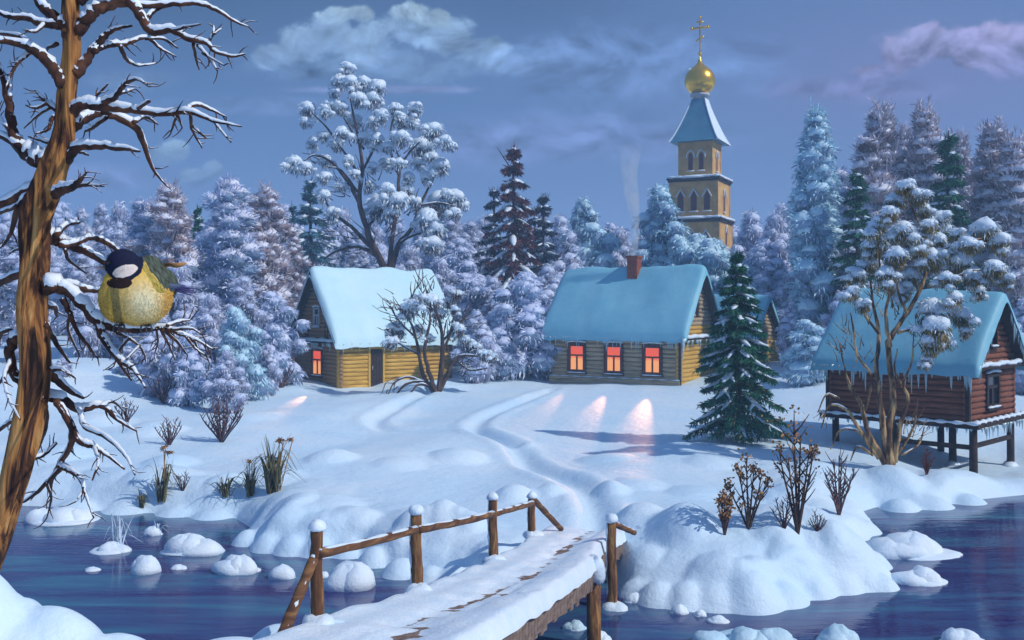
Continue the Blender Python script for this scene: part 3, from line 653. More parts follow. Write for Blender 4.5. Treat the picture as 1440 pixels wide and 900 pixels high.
def hut():
    B=np.array([12.8,28.]); a=R(-45); v=np.array([math.cos(a),math.sin(a)]); n=np.array([-math.sin(a),math.cos(a)])
    L,W=4.1,3.5; c=B-v*L/2+n*W/2; zb=1.72
    root=thing('stilt_hut',(c[0],c[1],0),'red log hut on dark stilts at the water edge under snow roof','hut',rz=a)
    zE=zb+1.88; zR=5.33; core(root,L,W,zb+.1,zE,zR)
    mb=MB(); logwall(mb,(-L/2,-W/2,0),(1,0,0),L,zb,zE,[],.17,ext=.1,seed=41); mb.build('wall',LOGR,root)
    mb=MB(); logwall(mb,(-L/2,W/2,0),(1,0,0),L,zb,zE,[],.17,ext=.1,seed=42); mb.build('wall',LOGR,root)
    mb=MB(); logwall(mb,(-L/2,-W/2,0),(0,1,0),W,zb,zE,[],.17,seed=43); mb.build('wall',LOGR,root)
    mb=MB(); gable_logs(mb,-L/2,W,zE,zR,[],44,dlog=.17); mb.build('gable',LOGR,root)
    mb=MB(); logwall(mb,(L/2,-W/2,0),(0,1,0),W,zb,zE,[(1.2,2.2,zb+.3,zb+1.3)],.17,seed=45); mb.build('wall',LOGR,root)
    mb=MB(); gable_logs(mb,L/2,W,zE,zR,[(1.5,2.0,zE+.25,zE+1.0)],46,dlog=.17); mb.build('gable',LOGR,root)
    window(root,(L/2+.08,-.05,zb+.8),(1,0,0),.85,.8,GLASSD,fr=.09,frm=DARKW); window(root,(L/2+.08,0,zE+.62),(1,0,0),.42,.7,GLASSD,fr=.06,frm=DARKW,muntin=False)
    for x in (-L/2-.1,L/2-.0):
        mb=MB(); box(mb,(x,-W/2-.15,zb),(x+.12,-W/2-.04,zE)); mb.build('corner_post',DARKW,root,False)
    rf,sl,hw=roof(root,L,W,zE,zR,.4,.36,ROOFSHADE,.22,15)
    mb=MB(); box(mb,(-L/2-.25,-W/2-.25,zb-.16),(L/2+.4,W/2+.25,zb)); fl=mb.build('floor_platform',DARKW,root,False)
    mb=MB(); k=40
    t=np.linspace(-L/2-.25,L/2+.4,k); tube(mb,np.column_stack([t,np.full(k,-W/2-.24),np.full(k,zb+.0)]),[.05+.025*math.sin(i*1.7) for i in range(k)],8,squash=.9)
    t=np.linspace(-W/2-.25,W/2+.25,k); tube(mb,np.column_stack([np.full(k,L/2+.32),t,np.full(k,zb+.01)]),[.07+.03*math.sin(i*1.4) for i in range(k)],8,squash=.9)
    mb.build('snow',SNOWC,fl)
    for (x,y) in ((L/2+.15,-W/2+.05),(L/2+.1,W/2-.35),(-.1,-W/2+.1),(-L/2+.1,-W/2+.1),(-L/2+.1,W/2-.1),(0,W/2-.2),(L/2-1.2,.3)):
        mb=MB(); tube(mb,[(x,y,-.5),(x+.01,y,.5),(x,y,zb-.14)],[.12,.11,.105],10,rough=.06,seed=int(x*9+y*5)); ps=mb.build('stilt',DARKW,root)
        m2=MB(); lump(m2,(x,y-.05,.28 if y<-W/2+.2 and x<1 else .14),.26,.6,int(x*7),12,7,.4,.2); m2.build('snow',SNOWC,ps)
    mb=MB(); box(mb,(-.1,-W/2+.02,.95),(L/2+.15,-W/2+.12,1.08)); box(mb,(L/2+.06,-W/2+.05,.98),(L/2+.16,W/2-.3,1.10)); mb.build('cross_beam',DARKW,root,False)
    rs=np.random.RandomState(19); mb=MB(); ze=zR-sl*hw
    icicles(mb,(-L/2-.4,-hw-.05,ze),(L/2+.4,-hw-.02,ze-.04),64,.2,.75,rs,.03); icicles(mb,(-L/2-.25,-W/2-.26,zb-.12),(L/2+.3,-W/2-.26,zb-.12),30,.05,.25,rs,.02)
    icicles(mb,(L/2+.4,-W/2,zb-.1),(L/2+.4,W/2+.2,zb-.1),34,.08,.5,rs,.022); icicles(mb,(L/2+.42,-hw,ze),(L/2+.42,-hw*.4,zR-sl*hw*.4),22,.2,.6,rs,.022); icicles(mb,(L/2+.42,hw,ze),(L/2+.42,hw*.2,zR-sl*hw*.2),30,.2,.7,rs,.022)
    mb.build('icicles',ICE,root)
    zE=zb+1.5; mb=MB(); box(mb,(L/2+.02,-W/2+.0,zE-.02),(L/2+.36,W/2+.1,zE+.04)); lg=mb.build('ledge',DARKW,root,False)
    mb=MB(); t=np.linspace(-W/2-.1,W/2+.1,k); tube(mb,np.column_stack([np.full(k,L/2+.26),t,zE+.09+.02*np.sin(t*5)]),[.04]+[.10+.02*math.sin(i*1.3) for i in range(k-2)]+[.04],10,squash=.75); mb.build('snow',SNOWC,lg)
hut()

# ------------------------------------------------------------------ church tower
def church():
    th=R(-26); root=thing('church_tower',(17.1,90.6,2.7),'ochre church bell tower with golden onion dome and cross','church',rz=th)
    o=2.7
    def storey(s,z0,z1,name='storey'):
        mb=MB(); h=s/2; box(mb,(-h,-h,z0-o),(h,h,z1-o)); return mb.build(name,STUC,root,False)
    def cornice(s,z,snow=True):
        mb=MB(); h=s/2; box(mb,(-h-.12,-h-.12,z-o-.12),(h+.12,h+.12,z-o+.06)); box(mb,(-h-.22,-h-.22,z-o+.062),(h+.22,h+.22,z-o+.22)); c=mb.build('cornice',DARKW if snow else STUC,root,False)
        m2=MB(); k=24; hh=h+.12
        cs=np.array([(-hh,-hh),(hh,-hh),(hh,hh),(-hh,hh),(-hh,-hh)],float)
        for a,b in zip(cs[:-1],cs[1:]):
            t=np.linspace(0,1,k)[:,None]; p=a*(1-t)+b*t; tube(m2,np.column_stack([p,np.full(k,z-o+.30)]),[.13+.035*math.sin(i*1.9+a[0]) for i in range(k)],8,squash=.9)
        lump(m2,(0,0,z-o+.2),hh*1.15,.16,4,20,7,.2,.05); m2.build('snow',SNOWC,c)
    s1,s2,s3=4.75,4.4,3.05
    storey(s1,2.0,12.55); cornice(s1,12.55); storey(s2,12.7,16.25); cornice(s2,16.2); storey(s3,16.3,19.75)
    mb=MB(); 
    for s,z in ((s3,19.6),): box(mb,(-s/2-.06,-s/2-.06,z-o-.1),(s/2+.06,s/2+.06,z-o+.1))
    mb.build('cornice',STUC,root,False)
    # corner strips
    for s,z0,z1 in ((s2,12.8,16.05),(s3,16.5,19.5),(s1,3,12.4)):
        mb=MB(); h=s/2
        for sx in (-1,1):
            for sy in (-1,1): box(mb,(sx*h-.12 if sx>0 else -h-.04,(sy*h-.12) if sy>0 else -h-.04,z0-o),(h+.04 if sx>0 else -h+.12,h+.04 if sy>0 else -h+.12,z1-o))
        mb.build('corner_strip',STUC,root,False)
    def win(face,s,t,z,w,h,point):
        # arched window: recessed looking dark pane with raised hood
        def T(x,y,z_): # face frame: x along, y outward
            if face=='front': return (t+x,-s/2-y,z_-o)
            return (s/2+y,t+x,z_-o)
        prof=[(-w/2,0),(w/2,0),(w/2,h*.68)]
        for k in range(1,6):
            a=k/6*math.pi; prof.append((w/2*math.cos(a),h*.68+(h*.32)*(math.sin(a) if not point else 1-abs(math.cos(a)))))
        prof.append((-w/2,h*.68)); n=len(prof)
        def plate(mb,sc,y0,y1,gx=0,gz=0):
            v=[];cx=0;cz=h*.45
            for yy in (y0,y1):
                for x,zz in prof: v.append(T(x*(1+gx/w*2),yy,z+cz+(zz-cz)*(1+gz/h*2)))
            v.append(T(0,y1,z+cz)); t_=[]; q=[]
            for k in range(n): q.append((k,(k+1)%n,n+(k+1)%n,n+k)); t_.append((2*n,n+k,n+(k+1)%n))
            mb.add(v,q,t_)
        mb=MB(); plate(mb,1,-.05,.05,.11,.11); f=mb.build('window',STUC,root,False)
        mb=MB(); plate(mb,1,.0,.056); mb.build('pane',REDG,f,False)
        mb=MB(); pts=[]
        for k in range(0,9):
            a=math.pi*(k/8); rr=w/2+.16
            pts.append(T(rr*math.cos(a),.1,z+h*.68+(h*.32+.18)*(math.sin(a) if not point else 1-abs(math.cos(a)))))
        tube(mb,pts,.045,6); tube(mb,[T(-w/2-.15,.1,z-.12),T(0,.1,z-.1),T(w/2+.15,.1,z-.12)],.05,6); mb.build('hood_snow',SNOWC,f)
    for t in (-.42,.55): win('front',s3,t,17.2,.42,1.55,False)
    win('side',s3,0,17.2,.42,1.6,False)
    for t in (-1.15,.05,1.25): win('front',s2,t,13.5,.55,1.75,True)
    win('side',s2,0,13.5,.5,1.8,False); win('side',s1,0,10.3,.5,1.8,True)
    for t in (-1.2,0.,1.2): win('front',s1,t,9.8,.55,1.75,True)
    # tent roof
    mb=MB(); b=2.12; t_=.62; z0=19.72-o; z1=23.75-o
    v=[(-b,-b,z0),(b,-b,z0),(b,b,z0),(-b,b,z0),(-t_,-t_,z1),(t_,-t_,z1),(t_,t_,z1),(-t_,t_,z1)]
    n0=12; rows=[]
    for k in range(n0+1):
        f=k/n0; s=b*(1-f)**1.12+t_*f+(0.10*(1-f)**8); rows.append((s,z0+(z1-z0)*f))
    v=[];q=[]
    for s,z in rows: v+=[(-s,-s,z),(s,-s,z),(s,s,z),(-s,s,z)]
    for k in range(n0):
        for e in range(4): q.append((k*4+e,k*4+(e+1)%4,k*4+4+(e+1)%4,k*4+4+e))
    q.append((3,2,1,0)); mb.add(v,q); rf=mb.build('roof',SILV,root,False)
    m2=MB(); 
    for e in range(4):
        pts=np.array([v[k*4+e] for k in range(n0+1)],float); tube(m2,pts,np.linspace(.09,.05,n0+1),6)
    # snow lying on the sunny face
    vv=[];qq=[]
    for s,z in rows: vv+=[(s+.03,-s,z+.02),(s+.03,s,z+.02)]
    for k in range(n0): qq.append((k*2,k*2+1,k*2+3,k*2+2))
    m2.add(vv,qq); m2.build('snow',SNOWC,rf,False)
    def lathe(mb,prof,seg=28):
        v=[];n=len(prof)
        for r,z in prof:
            for k in range(seg): v.append((r*math.cos(k*2*math.pi/seg),r*math.sin(k*2*math.pi/seg),z-o))
        q=[(i*seg+k,i*seg+(k+1)%seg,(i+1)*seg+(k+1)%seg,(i+1)*seg+k) for i in range(n-1) for k in range(seg)]
        mb.add(v,q)
    mb=MB(); lathe(mb,[(.0,23.7),(.62,23.7),(.62,24.0),(.86,24.02),(.90,24.14),(.86,24.26),(.6,24.28),(.0,24.28)]); mb.build('drum',TRIMP,root)
    mb=MB(); lathe(mb,[(.55,24.28),(.8,24.36),(1.15,24.66),(1.36,25.1),(1.40,25.5),(1.30,25.95),(1.05,26.35),(.72,26.65),(.42,26.88),(.22,27.15),(.1,27.5),(.05,27.75),(0,27.8)]); dm=mb.build('onion_dome',GOLD,root)
    mb=MB(); lump(mb,(-.75,-.4,26.35-o),.34,.7,3,12,7,.4,.2); mb.build('snow',SNOWC,dm)
    mb=MB(); lump(mb,(0,0,27.9-o),.17,1.,3,10,6,1,.0); tube(mb,[(0,0,27.9-o),(0,0,31.2-o)],[.07,.055],8)
    box(mb,(-.75,-.05,30.2-o),(.75,.05,30.38-o)); box(mb,(-.32,-.05,30.75-o),(.32,.05,30.88-o))
    Ry=np.array([[math.cos(.5),0,-math.sin(.5)],[0,1,0],[math.sin(.5),0,math.cos(.5)]]); box(mb,(-.4,-.05,-.07),(.4,.05,.07),rot=Ry,org=(0,0,29.3-o))
    for x in (-.75,.75): lump(mb,(x,0,30.29-o),.15,1,2,8,5,1,0)
    lump(mb,(0,0,31.25-o),.13,1,2,8,5,1,0)
    mb.build('cross',GOLD,root)
church()

# ------------------------------------------------------------------ chimney smoke
def smoke():
    def f(nt,b,out):
        nt.nodes.remove(b)
        v=N(nt,'ShaderNodeVolumePrincipled'); v.inputs['Color'].default_value=(.97,.985,1,1); v.inputs['Anisotropy'].default_value=-.2; v.inputs['Density'].default_value=0
        tc=N(nt,'ShaderNodeTexCoord'); mp=N(nt,'ShaderNodeMapping'); mp.inputs['Scale'].default_value=(1,1,.5); nt.links.new(tc.outputs['Object'],mp.inputs[0])
        nz=N(nt,'ShaderNodeTexNoise'); nz.inputs['Scale'].default_value=1.5; nz.inputs['Detail'].default_value=3; nz.inputs['Distortion'].default_value=.8; nt.links.new(mp.outputs[0],nz.inputs['Vector'])
        mr=N(nt,'ShaderNodeMapRange'); mr.inputs[1].default_value=.30; mr.inputs[2].default_value=.62; nt.links.new(nz.outputs[0],mr.inputs[0])
        sx=N(nt,'ShaderNodeSeparateXYZ'); nt.links.new(tc.outputs['Object'],sx.inputs[0])
        m1=N(nt,'ShaderNodeMapRange'); m1.inputs[1].default_value=0; m1.inputs[2].default_value=5.8; m1.inputs[3].default_value=3.2; m1.inputs[4].default_value=0.0; nt.links.new(sx.outputs[2],m1.inputs[0])
        mu=N(nt,'ShaderNodeMath',operation='MULTIPLY'); nt.links.new(mr.outputs[0],mu.inputs[0]); nt.links.new(m1.outputs[0],mu.inputs[1])
        nt.links.new(mu.outputs[0],v.inputs['Density']); nt.links.new(v.outputs[0],out.inputs['Volume'])
    m=mat('smoke',f); mb=MB(); n=14; z=np.linspace(0,5.8,n)
    pts=np.column_stack([.12*np.sin(z*1.1)-.03*z,np.zeros(n),z]); tube(mb,pts,.10+.085*z+.03*np.sin(z*2.6),16)
    o=mb.build('smoke',m); o.location=tuple(CHIM); tag(o,'thin white smoke rising from the brick chimney','smoke',kind='stuff')
smoke()

# ------------------------------------------------------------------ foliage clumps and trees
def clump(leaf, cap, c, r, n, rs, frac=.0, w=.10, capk=.85, sq=.75, out=None, droop=.6, lm=0, fm=1, sw=1.15):
    """a snow-laden tuft: drooping needles under a lumpy snow cap. frac = share of frosted needles"""
    c=np.asarray(c,float)
    d=rs.normal(size=(n,3)); d[:,2]=d[:,2]*.7-.15
    if out is not None: d+=np.asarray(out)*.6
    d/=np.linalg.norm(d,axis=1)[:,None]
    a=c+d*r*.25*rs.rand(n,1); L=r*sw*(.65+.5*rs.rand(n,1))
    b=c+d*L; b[:,2]-=droop*r*(rs.rand(n))*(1-np.clip(d[:,2],0,1))
    m=np.where(rs.rand(n)<frac+ .35*frac*np.clip(d[:,2],-1,1),fm,lm)
    blades(leaf,a,b,r*w*(1.0+.6*rs.rand(n)),m,droop=.12,rs=rs)
    if cap is not None:
        lump(cap,c+np.array([0,0,r*.30]),r*capk,sq,rs.randint(9999),11,6,.15,.2,drip=.25)

def puff(leaf, core, c, r, n, rs, out, frac=.8, w=.07, up=.0):
    """a rounded frosted tuft: fine rime-covered twigs flowing over a domed heart"""
    c=np.asarray(c,float); e=rs.uniform(.85,1.2,3); e[2]*=.95
    d=rs.normal(size=(n,3)); d[:,2]+=.15; d/=np.linalg.norm(d,axis=1)[:,None]
    a=c+d*e*r*rs.uniform(.60,.90,(n,1))
    tan=np.array([0,0,-1.])+d*d[:,2:3]; tan/=np.linalg.norm(tan,axis=1)[:,None]+1e-6
    f=d*.55+tan*(.95-up*1.6)+np.asarray(out)*.30+rs.normal(size=(n,3))*.22+np.array([0,0,up*1.2]); f/=np.linalg.norm(f,axis=1)[:,None]
    b=a+f*r*rs.uniform(.22,.55,(n,1))
    hgt=d[:,2]+rs.normal(size=n)*.28; m=np.where(hgt>(.12 if frac<.6 else -.12),1,np.where(rs.rand(n)<frac*.5,1,0))
    blades(leaf,a,b,r*w*rs.uniform(.7,1.7,n),m,droop=.10,rs=rs)
    if core is not None:
        lump(core,c+np.array([0,0,-.02*r]),r*.74,.9,rs.randint(9999),10,6,.8,.16,m=0)
        lump(core,c+np.array([rs.uniform(-.1,.1)*r,rs.uniform(-.1,.1)*r,r*.24]),r*.74,.78,rs.randint(9999),11,6,.12,.18,drip=.2,m=1)

def frost_tree(name, H, wid, rs, frost, leafm, capm, nclump=46, crown0=.3, n=85, capk=.62, trunkm=BARK, upright=.0, rclump=.088, cone=.5, fr=.86):
    """local-coordinate tree: trunk with limbs, frosted crown, snow"""
    tr=MB(); lf=MB(); sn=MB()
    lean=rs.uniform(-.02,.02,2)*H; ph0=rs.uniform(0,6)
    pts=catmull([(0,0,-.3),(lean[0]*.3,0,H*.3),(lean[0],lean[1],H*.65),(lean[0]*1.2,lean[1],H*.97)],5)
    tube(tr,pts,np.linspace(H*.018,H*.003,len(pts)),8,rough=.08)
    for i in range(nclump):
        t=crown0+(1-crown0)*((i+rs.rand())/nclump); z=t*H
        f=(t-crown0)/(1-crown0); prof=wid*(.86+.38*math.sin(i*2.4*2+t*9+ph0)+rs.uniform(-.22,.22))*(math.sin(math.pi*min(1,(f*.82+.16)))**.7)*(1-cone*f)
        az=i*2.4+rs.uniform(-.5,.5); rr=prof*math.sqrt(rs.uniform(.12,1))
        x0=np.interp(z,pts[:,2],pts[:,0]); y0=np.interp(z,pts[:,2],pts[:,1])
        e=np.array([x0+rr*math.cos(az),y0+rr*math.sin(az),z+upright*rr]); s=np.array([x0,y0,max(z-rr*.7,crown0*H*.7)])
        mid=(s+e)/2+np.array([0,0,.1*rr]); bp=catmull([s,mid,e],3); br=np.linspace(H*.006,H*.002,len(bp))
        tube(tr,bp,br,5); 
        r=H*rclump*(1.15-.5*f)*rs.uniform(.75,1.25)
        puff(lf,sn,e,r*1.12,int(n*1.9),rs,(math.cos(az),math.sin(az),upright*1.2),frac=fr,up=upright*.6)
    # fine upright rime-covered twigs
    nb_=int(60+260*upright)
    for k in range(nb_):
        t=rs.uniform(.35,1.0); az=rs.uniform(0,6.28); f=(t-crown0)/(1-crown0) if t>crown0 else 0
        rr=wid*(.25+.75*rs.rand())*(1-cone*f)*(math.sin(math.pi*min(1,max(.05,f*.82+.16)))**.6); z=t*H
        p=np.array([lean[0]*t+rr*math.cos(az),lean[1]*t+rr*math.sin(az),z]); Lw=H*rs.uniform(.03,.075); nn=9
        ax=np.array([math.cos(az)*.3+rs.uniform(-.15,.15),math.sin(az)*.3,1.]); q=p+ax*Lw*rs.rand(nn,1); sd=rs.normal(size=(nn,3))*.28+ax*.55
        blades(lf,np.vstack([q,p[None]]),np.vstack([q+sd*Lw*.5,(p+ax*Lw*1.25)[None]]),H*.0042,1,rs=rs)
    # feathery top
    for k in range(5):
        c=pts[-1]+np.array([rs.uniform(-1,1)*wid*.12,rs.uniform(-1,1)*wid*.12,-H*.05*k+H*.03]); puff(lf,None,c,H*rclump*.6,n,rs,(0,0,1.6),frac=.9,up=.6)
    root=thing(name,(0,0,0),'x','tree')
    tr.build('trunk',trunkm,root); lf.build('crown',[leafm,frost],root,False); sn.build('snow',[leafm,capm],root)
    return root

def spruce(name, H, Rb, rs, needm, barkm, tiers=14, nb=8, dens=1.0, snow=.5, z0=.12, snowm=SNOWC, ragged=.25, droop=.55, bw=.055):
    tr=MB(); lf=MB(); sn=MB()
    pts=np.array([(0,0,-.3),(0.01*H,0,H*.4),(0,0,H*.8),(0,0,H)]); tube(tr,catmull(pts,5),np.linspace(H*.017,H*.002,16),8,rough=.1)
    for i in range(tiers):
        f=i/(tiers-1); z=H*(z0+(.97-z0)*f**.92); Lb=Rb*(1-f)**.85*(1+.0)+.03*H*.5
        k=max(4,int(nb*(1-.4*f)))
        for b in range(k):
            az=2*math.pi*(b+rs.uniform(-.3,.3))/k+i*.9; L=Lb*rs.uniform(1-ragged,1+ragged*.6)
            dz=z+rs.uniform(-.5,.5)*H/tiers*.5
            h=np.array([math.cos(az),math.sin(az),0]); m=6
            t=np.linspace(0,1,m); dr=droop*(1-.35*f)
            sp=np.array([0,0,dz])+h*(L*t)[:,None]; sp[:,2]+=L*(.12*t-dr*t**1.6+.12*t**4)
            tube(tr,sp,np.linspace(H*.004,H*.0012,m),4)
            side=np.array([-h[1],h[0],0])
            # side twigs with needles
            ns=int(9*dens)+2
            for s_ in np.linspace(.18,1,ns):
                p=np.array([np.interp(s_,t,sp[:,q]) for q in range(3)])
                for sg in (-1,1):
                    tl=L*.34*(1.15-s_*.75)*rs.uniform(.7,1.2)
                    e=p+side*sg*tl*.8+h*tl*.65+np.array([0,0,-tl*rs.uniform(.35,.8)])
                    nn=int(7*dens)+2; q=rs.rand(nn,1); a=p+(e-p)*q
                    dd=(e-p)/(np.linalg.norm(e-p)+1e-6); off=rs.normal(size=(nn,3))*.55+dd*1.0+np.array([0,0,-.35])
                    off/=np.linalg.norm(off,axis=1)[:,None]; blades(lf,a,a+off*H*bw*.62*rs.uniform(.6,1.1,(nn,1)),H*.0062/max(dens,.7)**.5,0,rs=rs)
            # hanging needles
            nn=int(14*dens); q=rs.rand(nn); a=np.stack([np.interp(q,t,sp[:,c]) for c in range(3)],1); off=rs.normal(size=(nn,3))*.5+h*.5+np.array([0,0,-.9]); off/=np.linalg.norm(off,axis=1)[:,None]
            blades(lf,a,a+off*H*bw*.8*rs.uniform(.5,1.1,(nn,1)),H*.0066/max(dens,.7)**.5,0,rs=rs)
            if rs.rand()<snow:
                s2=sp[1:].copy(); s2[:,2]+=H*.006; ww=H*.011*rs.uniform(.8,1.5)
                tube(sn,catmull(s2,2),ww*np.array([.4,.8,1.,1.15,1.2,1.1,.9,.7,.35]),6,squash=.6,rough=.25,seed=rs.randint(999))
                for sg in (-1,1):
                    if rs.rand()<.6:
                        p=sp[3]; e=p+side*sg*L*.22+h*L*.18+np.array([0,0,-L*.13]); tube(sn,[p,(p+e)/2+[0,0,.02*L],e],[ww*.8,ww*.8,ww*.25],5,squash=.6,rough=.2,seed=1)
    blades(lf,np.tile([[0,0,H*.93]],(30,1))+rs.normal(size=(30,3))*[.004*H,.004*H,.03*H],np.tile([[0,0,H*.96]],(30,1))+rs.normal(size=(30,3))*[.02*H,.02*H,.03*H],H*.006,0,rs=rs)
    root=thing(name,(0,0,0),'x','tree')
    tr.build('trunk',barkm,root); lf.build('crown',needm,root,False); sn.build('snow',snowm,root)
    return root

used=set()
def place(proto, px, d, top_py, label, group=None, rz=None, wide=1.0, base=None):
    """stand a copy of the prototype at column px, d metres away, its top seen at row top_py"""
    g=on_ground(px,d)
    if base is not None: g[2]=base
    Htop=CZ-(top_py-HZ)*d/FPX; s=(Htop-g[2]+.05)/proto['h']
    rz=RS.uniform(0,6.28) if rz is None else rz
    if proto.name in used: return copy_tree(proto,g-[0,0,.05],rz,(s*wide,s*wide,s),label,group)
    used.add(proto.name); proto.location=tuple(g-[0,0,.05]); proto.rotation_euler=(0,0,rz); proto.scale=(s*wide,s*wide,s)
    proto['label']=label
    if group: proto['group']=group
    return proto
rs=np.random.RandomState(100)
def FT(H,*a,**k):
    o=frost_tree('frosted_tree',H,*a,**k); o['h']=H; return o
def SP(nm,H,*a,**k):
    o=spruce(nm,H,*a,**k); o['h']=H; return o
CAPV=M_snow('violet_snow',(.50,.58,.80),(.66,.72,.88),.8,14,.5,.04); CAPC=M_snow('cyan_snow',(.46,.70,.84),(.62,.80,.90),.8,14,.5,.04); CAPW=M_snow('pale_snow',(.62,.66,.80),(.80,.80,.88),.8,14,.5,.04)
F_blue=FT(10,1.55,rs,FROST,TWB,CAPW,54,.24,80,trunkm=BARK,upright=.45,rclump=.064,cone=.38)
F_viol=FT(9,1.6,rs,FROSTV,TWV,CAPV,48,.18,80,upright=.3,rclump=.07,cone=.35)
F_warm=FT(10,1.35,rs,FROSTW,TWW,CAPW,50,.30,80,upright=.6,rclump=.058,cone=.38)
F_cyan=FT(7,1.2,rs,FROSTC,TWB,CAPC,46,.28,80,upright=.05,rclump=.078)
F_puff=FT(5,1.6,rs,FROST,TWB,CAPV,34,.12,85,rclump=.125,cone=.35)
F_puffv=FT(5,1.5,rs,FROSTV,TWV,CAPV,32,.10,85,rclump=.13,cone=.4)
F_puffc=FT(5,1.4,rs,FROSTC,TWB,CAPC,32,.10,85,rclump=.13,cone=.4)
F_tall=FT(13,1.45,rs,FROSTC,TWB,CAPC,72,.20,80,upright=.25,trunkm=BARKG,cone=.65,rclump=.056)
F_birch=FT(12,.95,rs,FROSTW,TWW,CAPW,52,.40,80,upright=.75,trunkm=BARK,rclump=.044)
S_dark=SP('spruce',7,1.25,rs,NEEDD,BARK,12,7,.5,.75)
S_teal=SP('spruce',7,1.4,rs,NEEDT,BARK,12,7,.5,.7)
S_green=SP('spruce',10,1.3,rs,NEEDP,BARK,16,7,.5,.55)
S_red=SP('spruce',8.5,1.75,rs,NEEDR,BARKR,13,7,.8,.95,z0=.1,droop=.8)
S_fore=SP('spruce',6,1.36,np.random.RandomState(5),NEEDP,BARKG,16,8,1.2,.8,z0=.13,droop=.62)

place(S_fore,1037,30.5,352,'large dark green spruce with snow dusted boughs beside the log house',rz=.6)
place(S_red,722,64,205,'tall reddish brown spruce carrying thick snow, between the two log houses')
place(S_dark,695,68,263,'slim dark spruce standing just behind the reddish spruce')
place(S_dark,764,66,272,'dark snowy spruce close to the blue roofed log house',wide=1.1)
place(S_dark,752,74,290,'thin dark spruce peeping out between two snowy spruces')
place(S_teal,436,72,252,'teal spruce rising above the bright cabin roof',wide=1.2)
place(S_teal,412,76,288,'small teal spruce next to the taller teal one')
place(S_green,278,60,288,'narrow green spruce among white trees behind the bird',wide=.8)
place(S_green,1205,48,240,'dark green spruce beside the tall blue frosted tree',wide=1.15)
place(S_green,1222,56,208,'slender green spruce behind the darker green one',wide=.9)
place(S_green,1334,50,184,'green spruce above the stilt hut roof',wide=1.05)

# left wood
L=[(F_blue,205,56,290,'blue frosted tree right behind the bird',1.2),(F_warm,240,54,268,'pinkish white frosted tree with dense crown behind the bird',1.2),
 (F_blue,318,50,262,'tall frosted tree with bare trunk and pointed top left of the bright cabin',1.15),(F_warm,372,53,272,'pale frosted tree with two thin trunks near the bright cabin',1.1),
 (F_viol,170,60,330,'violet frosted tree seen between the near tree and the bird',1.1),(F_warm,412,58,335,'short cream frosted tree touching the bright cabin roof',.9),
 (F_blue,350,62,300,'bluish frosted tree standing between two taller pale ones',1.0),(F_viol,345,46,395,'small violet tree with fan shaped crown beside the bright cabin',1.0),
 (F_puff,385,47,418,'round frosted bush tree against the gable of the bright cabin',1.1),(F_puffv,255,47,385,'rounded violet frosted tree behind the bird tail',1.2),
 (F_puffc,335,42,440,'bluish round bush below the fan crowned tree',.9),(F_puffv,300,44,425,'violet bush with drooping clumps beside the twig ends of the near tree',1.0),
 (F_puffv,225,40,452,'violet bush under the branch the bird sits on',1.1),(F_puff,265,39,470,'blue bush under the long snowy twigs',.95),
 (F_puffv,322,38,500,'low dark violet bush on the slope left of the bright cabin',1.1),(F_puffv,130,48,420,'violet bush tree between the hanging twigs of the near tree',1.2),
 (F_puffv,180,42,490,'low violet bush beneath the bird',1.2),(F_viol,20,58,330,'violet tree glimpsed behind the near trunk',1.2),(F_viol,110,64,350,'hazy violet tree behind the near tree branches',1.1),
 (F_puffv,40,45,470,'violet bush behind the near trunk',1.3),(F_puffv,90,40,500,'low violet bush behind the lower branches of the near tree',1.2),(F_puff,395,50,470,'blue bush at the foot of the cabin gable',.9),
 (F_puffv,375,44,490,'small violet bush at the corner of the bright cabin',.8),(F_viol,285,66,320,'hazy violet tree behind the narrow green spruce',1.1)]
for pr,px,d,ty,lb,w in L: place(pr,px,d,ty,lb,wide=w)
# middle wood
Mm=[(F_puff,640,62,345,'round frosted tree behind the end of the bright roof',1.1),(F_puff,660,58,392,'blue white bushy tree right of the bright cabin',1.2),(F_puffv,622,58,375,'violet bushy tree behind the bare bush',1.0),
 (F_puffv,690,57,400,'violet white tree below the slim dark spruce',1.1),(F_puff,736,53,392,'big rounded frosted bush below the reddish spruce',1.2),(F_puffv,768,58,385,'violet frosted tree at the blue roof edge',1.1),
 (F_puff,700,52,435,'frosted bush left of the big rounded one',1.1),(F_puffv,668,50,445,'low violet bush beside the snow field',1.0),(F_puff,760,54,430,'frosted bush half hidden by the blue roof',1.0),
 (F_viol,665,72,318,'hazy violet tree behind the frosted bushes',.9),(F_viol,640,76,300,'hazy violet tree near the big snow laden tree',.9),
 (F_puffc,838,66,325,'pale blue round tree behind the smoking house',1.0),(F_cyan,822,72,286,'pointed pale tree behind the smoking house',.8),(F_puffv,875,68,335,'violet round tree beside the chimney smoke',1.0),(F_puffv,802,66,340,'violet round tree above the blue roof corner',1.0),
 (F_cyan,929,64,270,'bright cyan white tree with bare trunk in front of the church',1.05),(F_puffc,985,68,338,'cyan frosted tree before the foot of the church tower',.95),(F_puffc,1006,60,345,'broad cyan frosted tree before the right corner of the church',1.1),
 (F_puffv,905,70,345,'violet tree between chimney and cyan tree',1.0),(F_puffv,1055,72,312,'violet white tree just right of the church tower',.8),(F_puff,1070,66,350,'blue tree behind the green spruce top',1.0),(F_puffv,1092,68,315,'pale violet tree in front of the far wood',.8),
 (F_puff,1092,64,372,'frosted tree with twisting trunk behind the shed',1.0),(F_puffv,1112,62,392,'violet tree behind the shed gable',.9),(F_puffc,960,62,340,'small cyan tree below the church windows',.9)]
for pr,px,d,ty,lb,w in Mm: place(pr,px,d,ty,lb,wide=w)
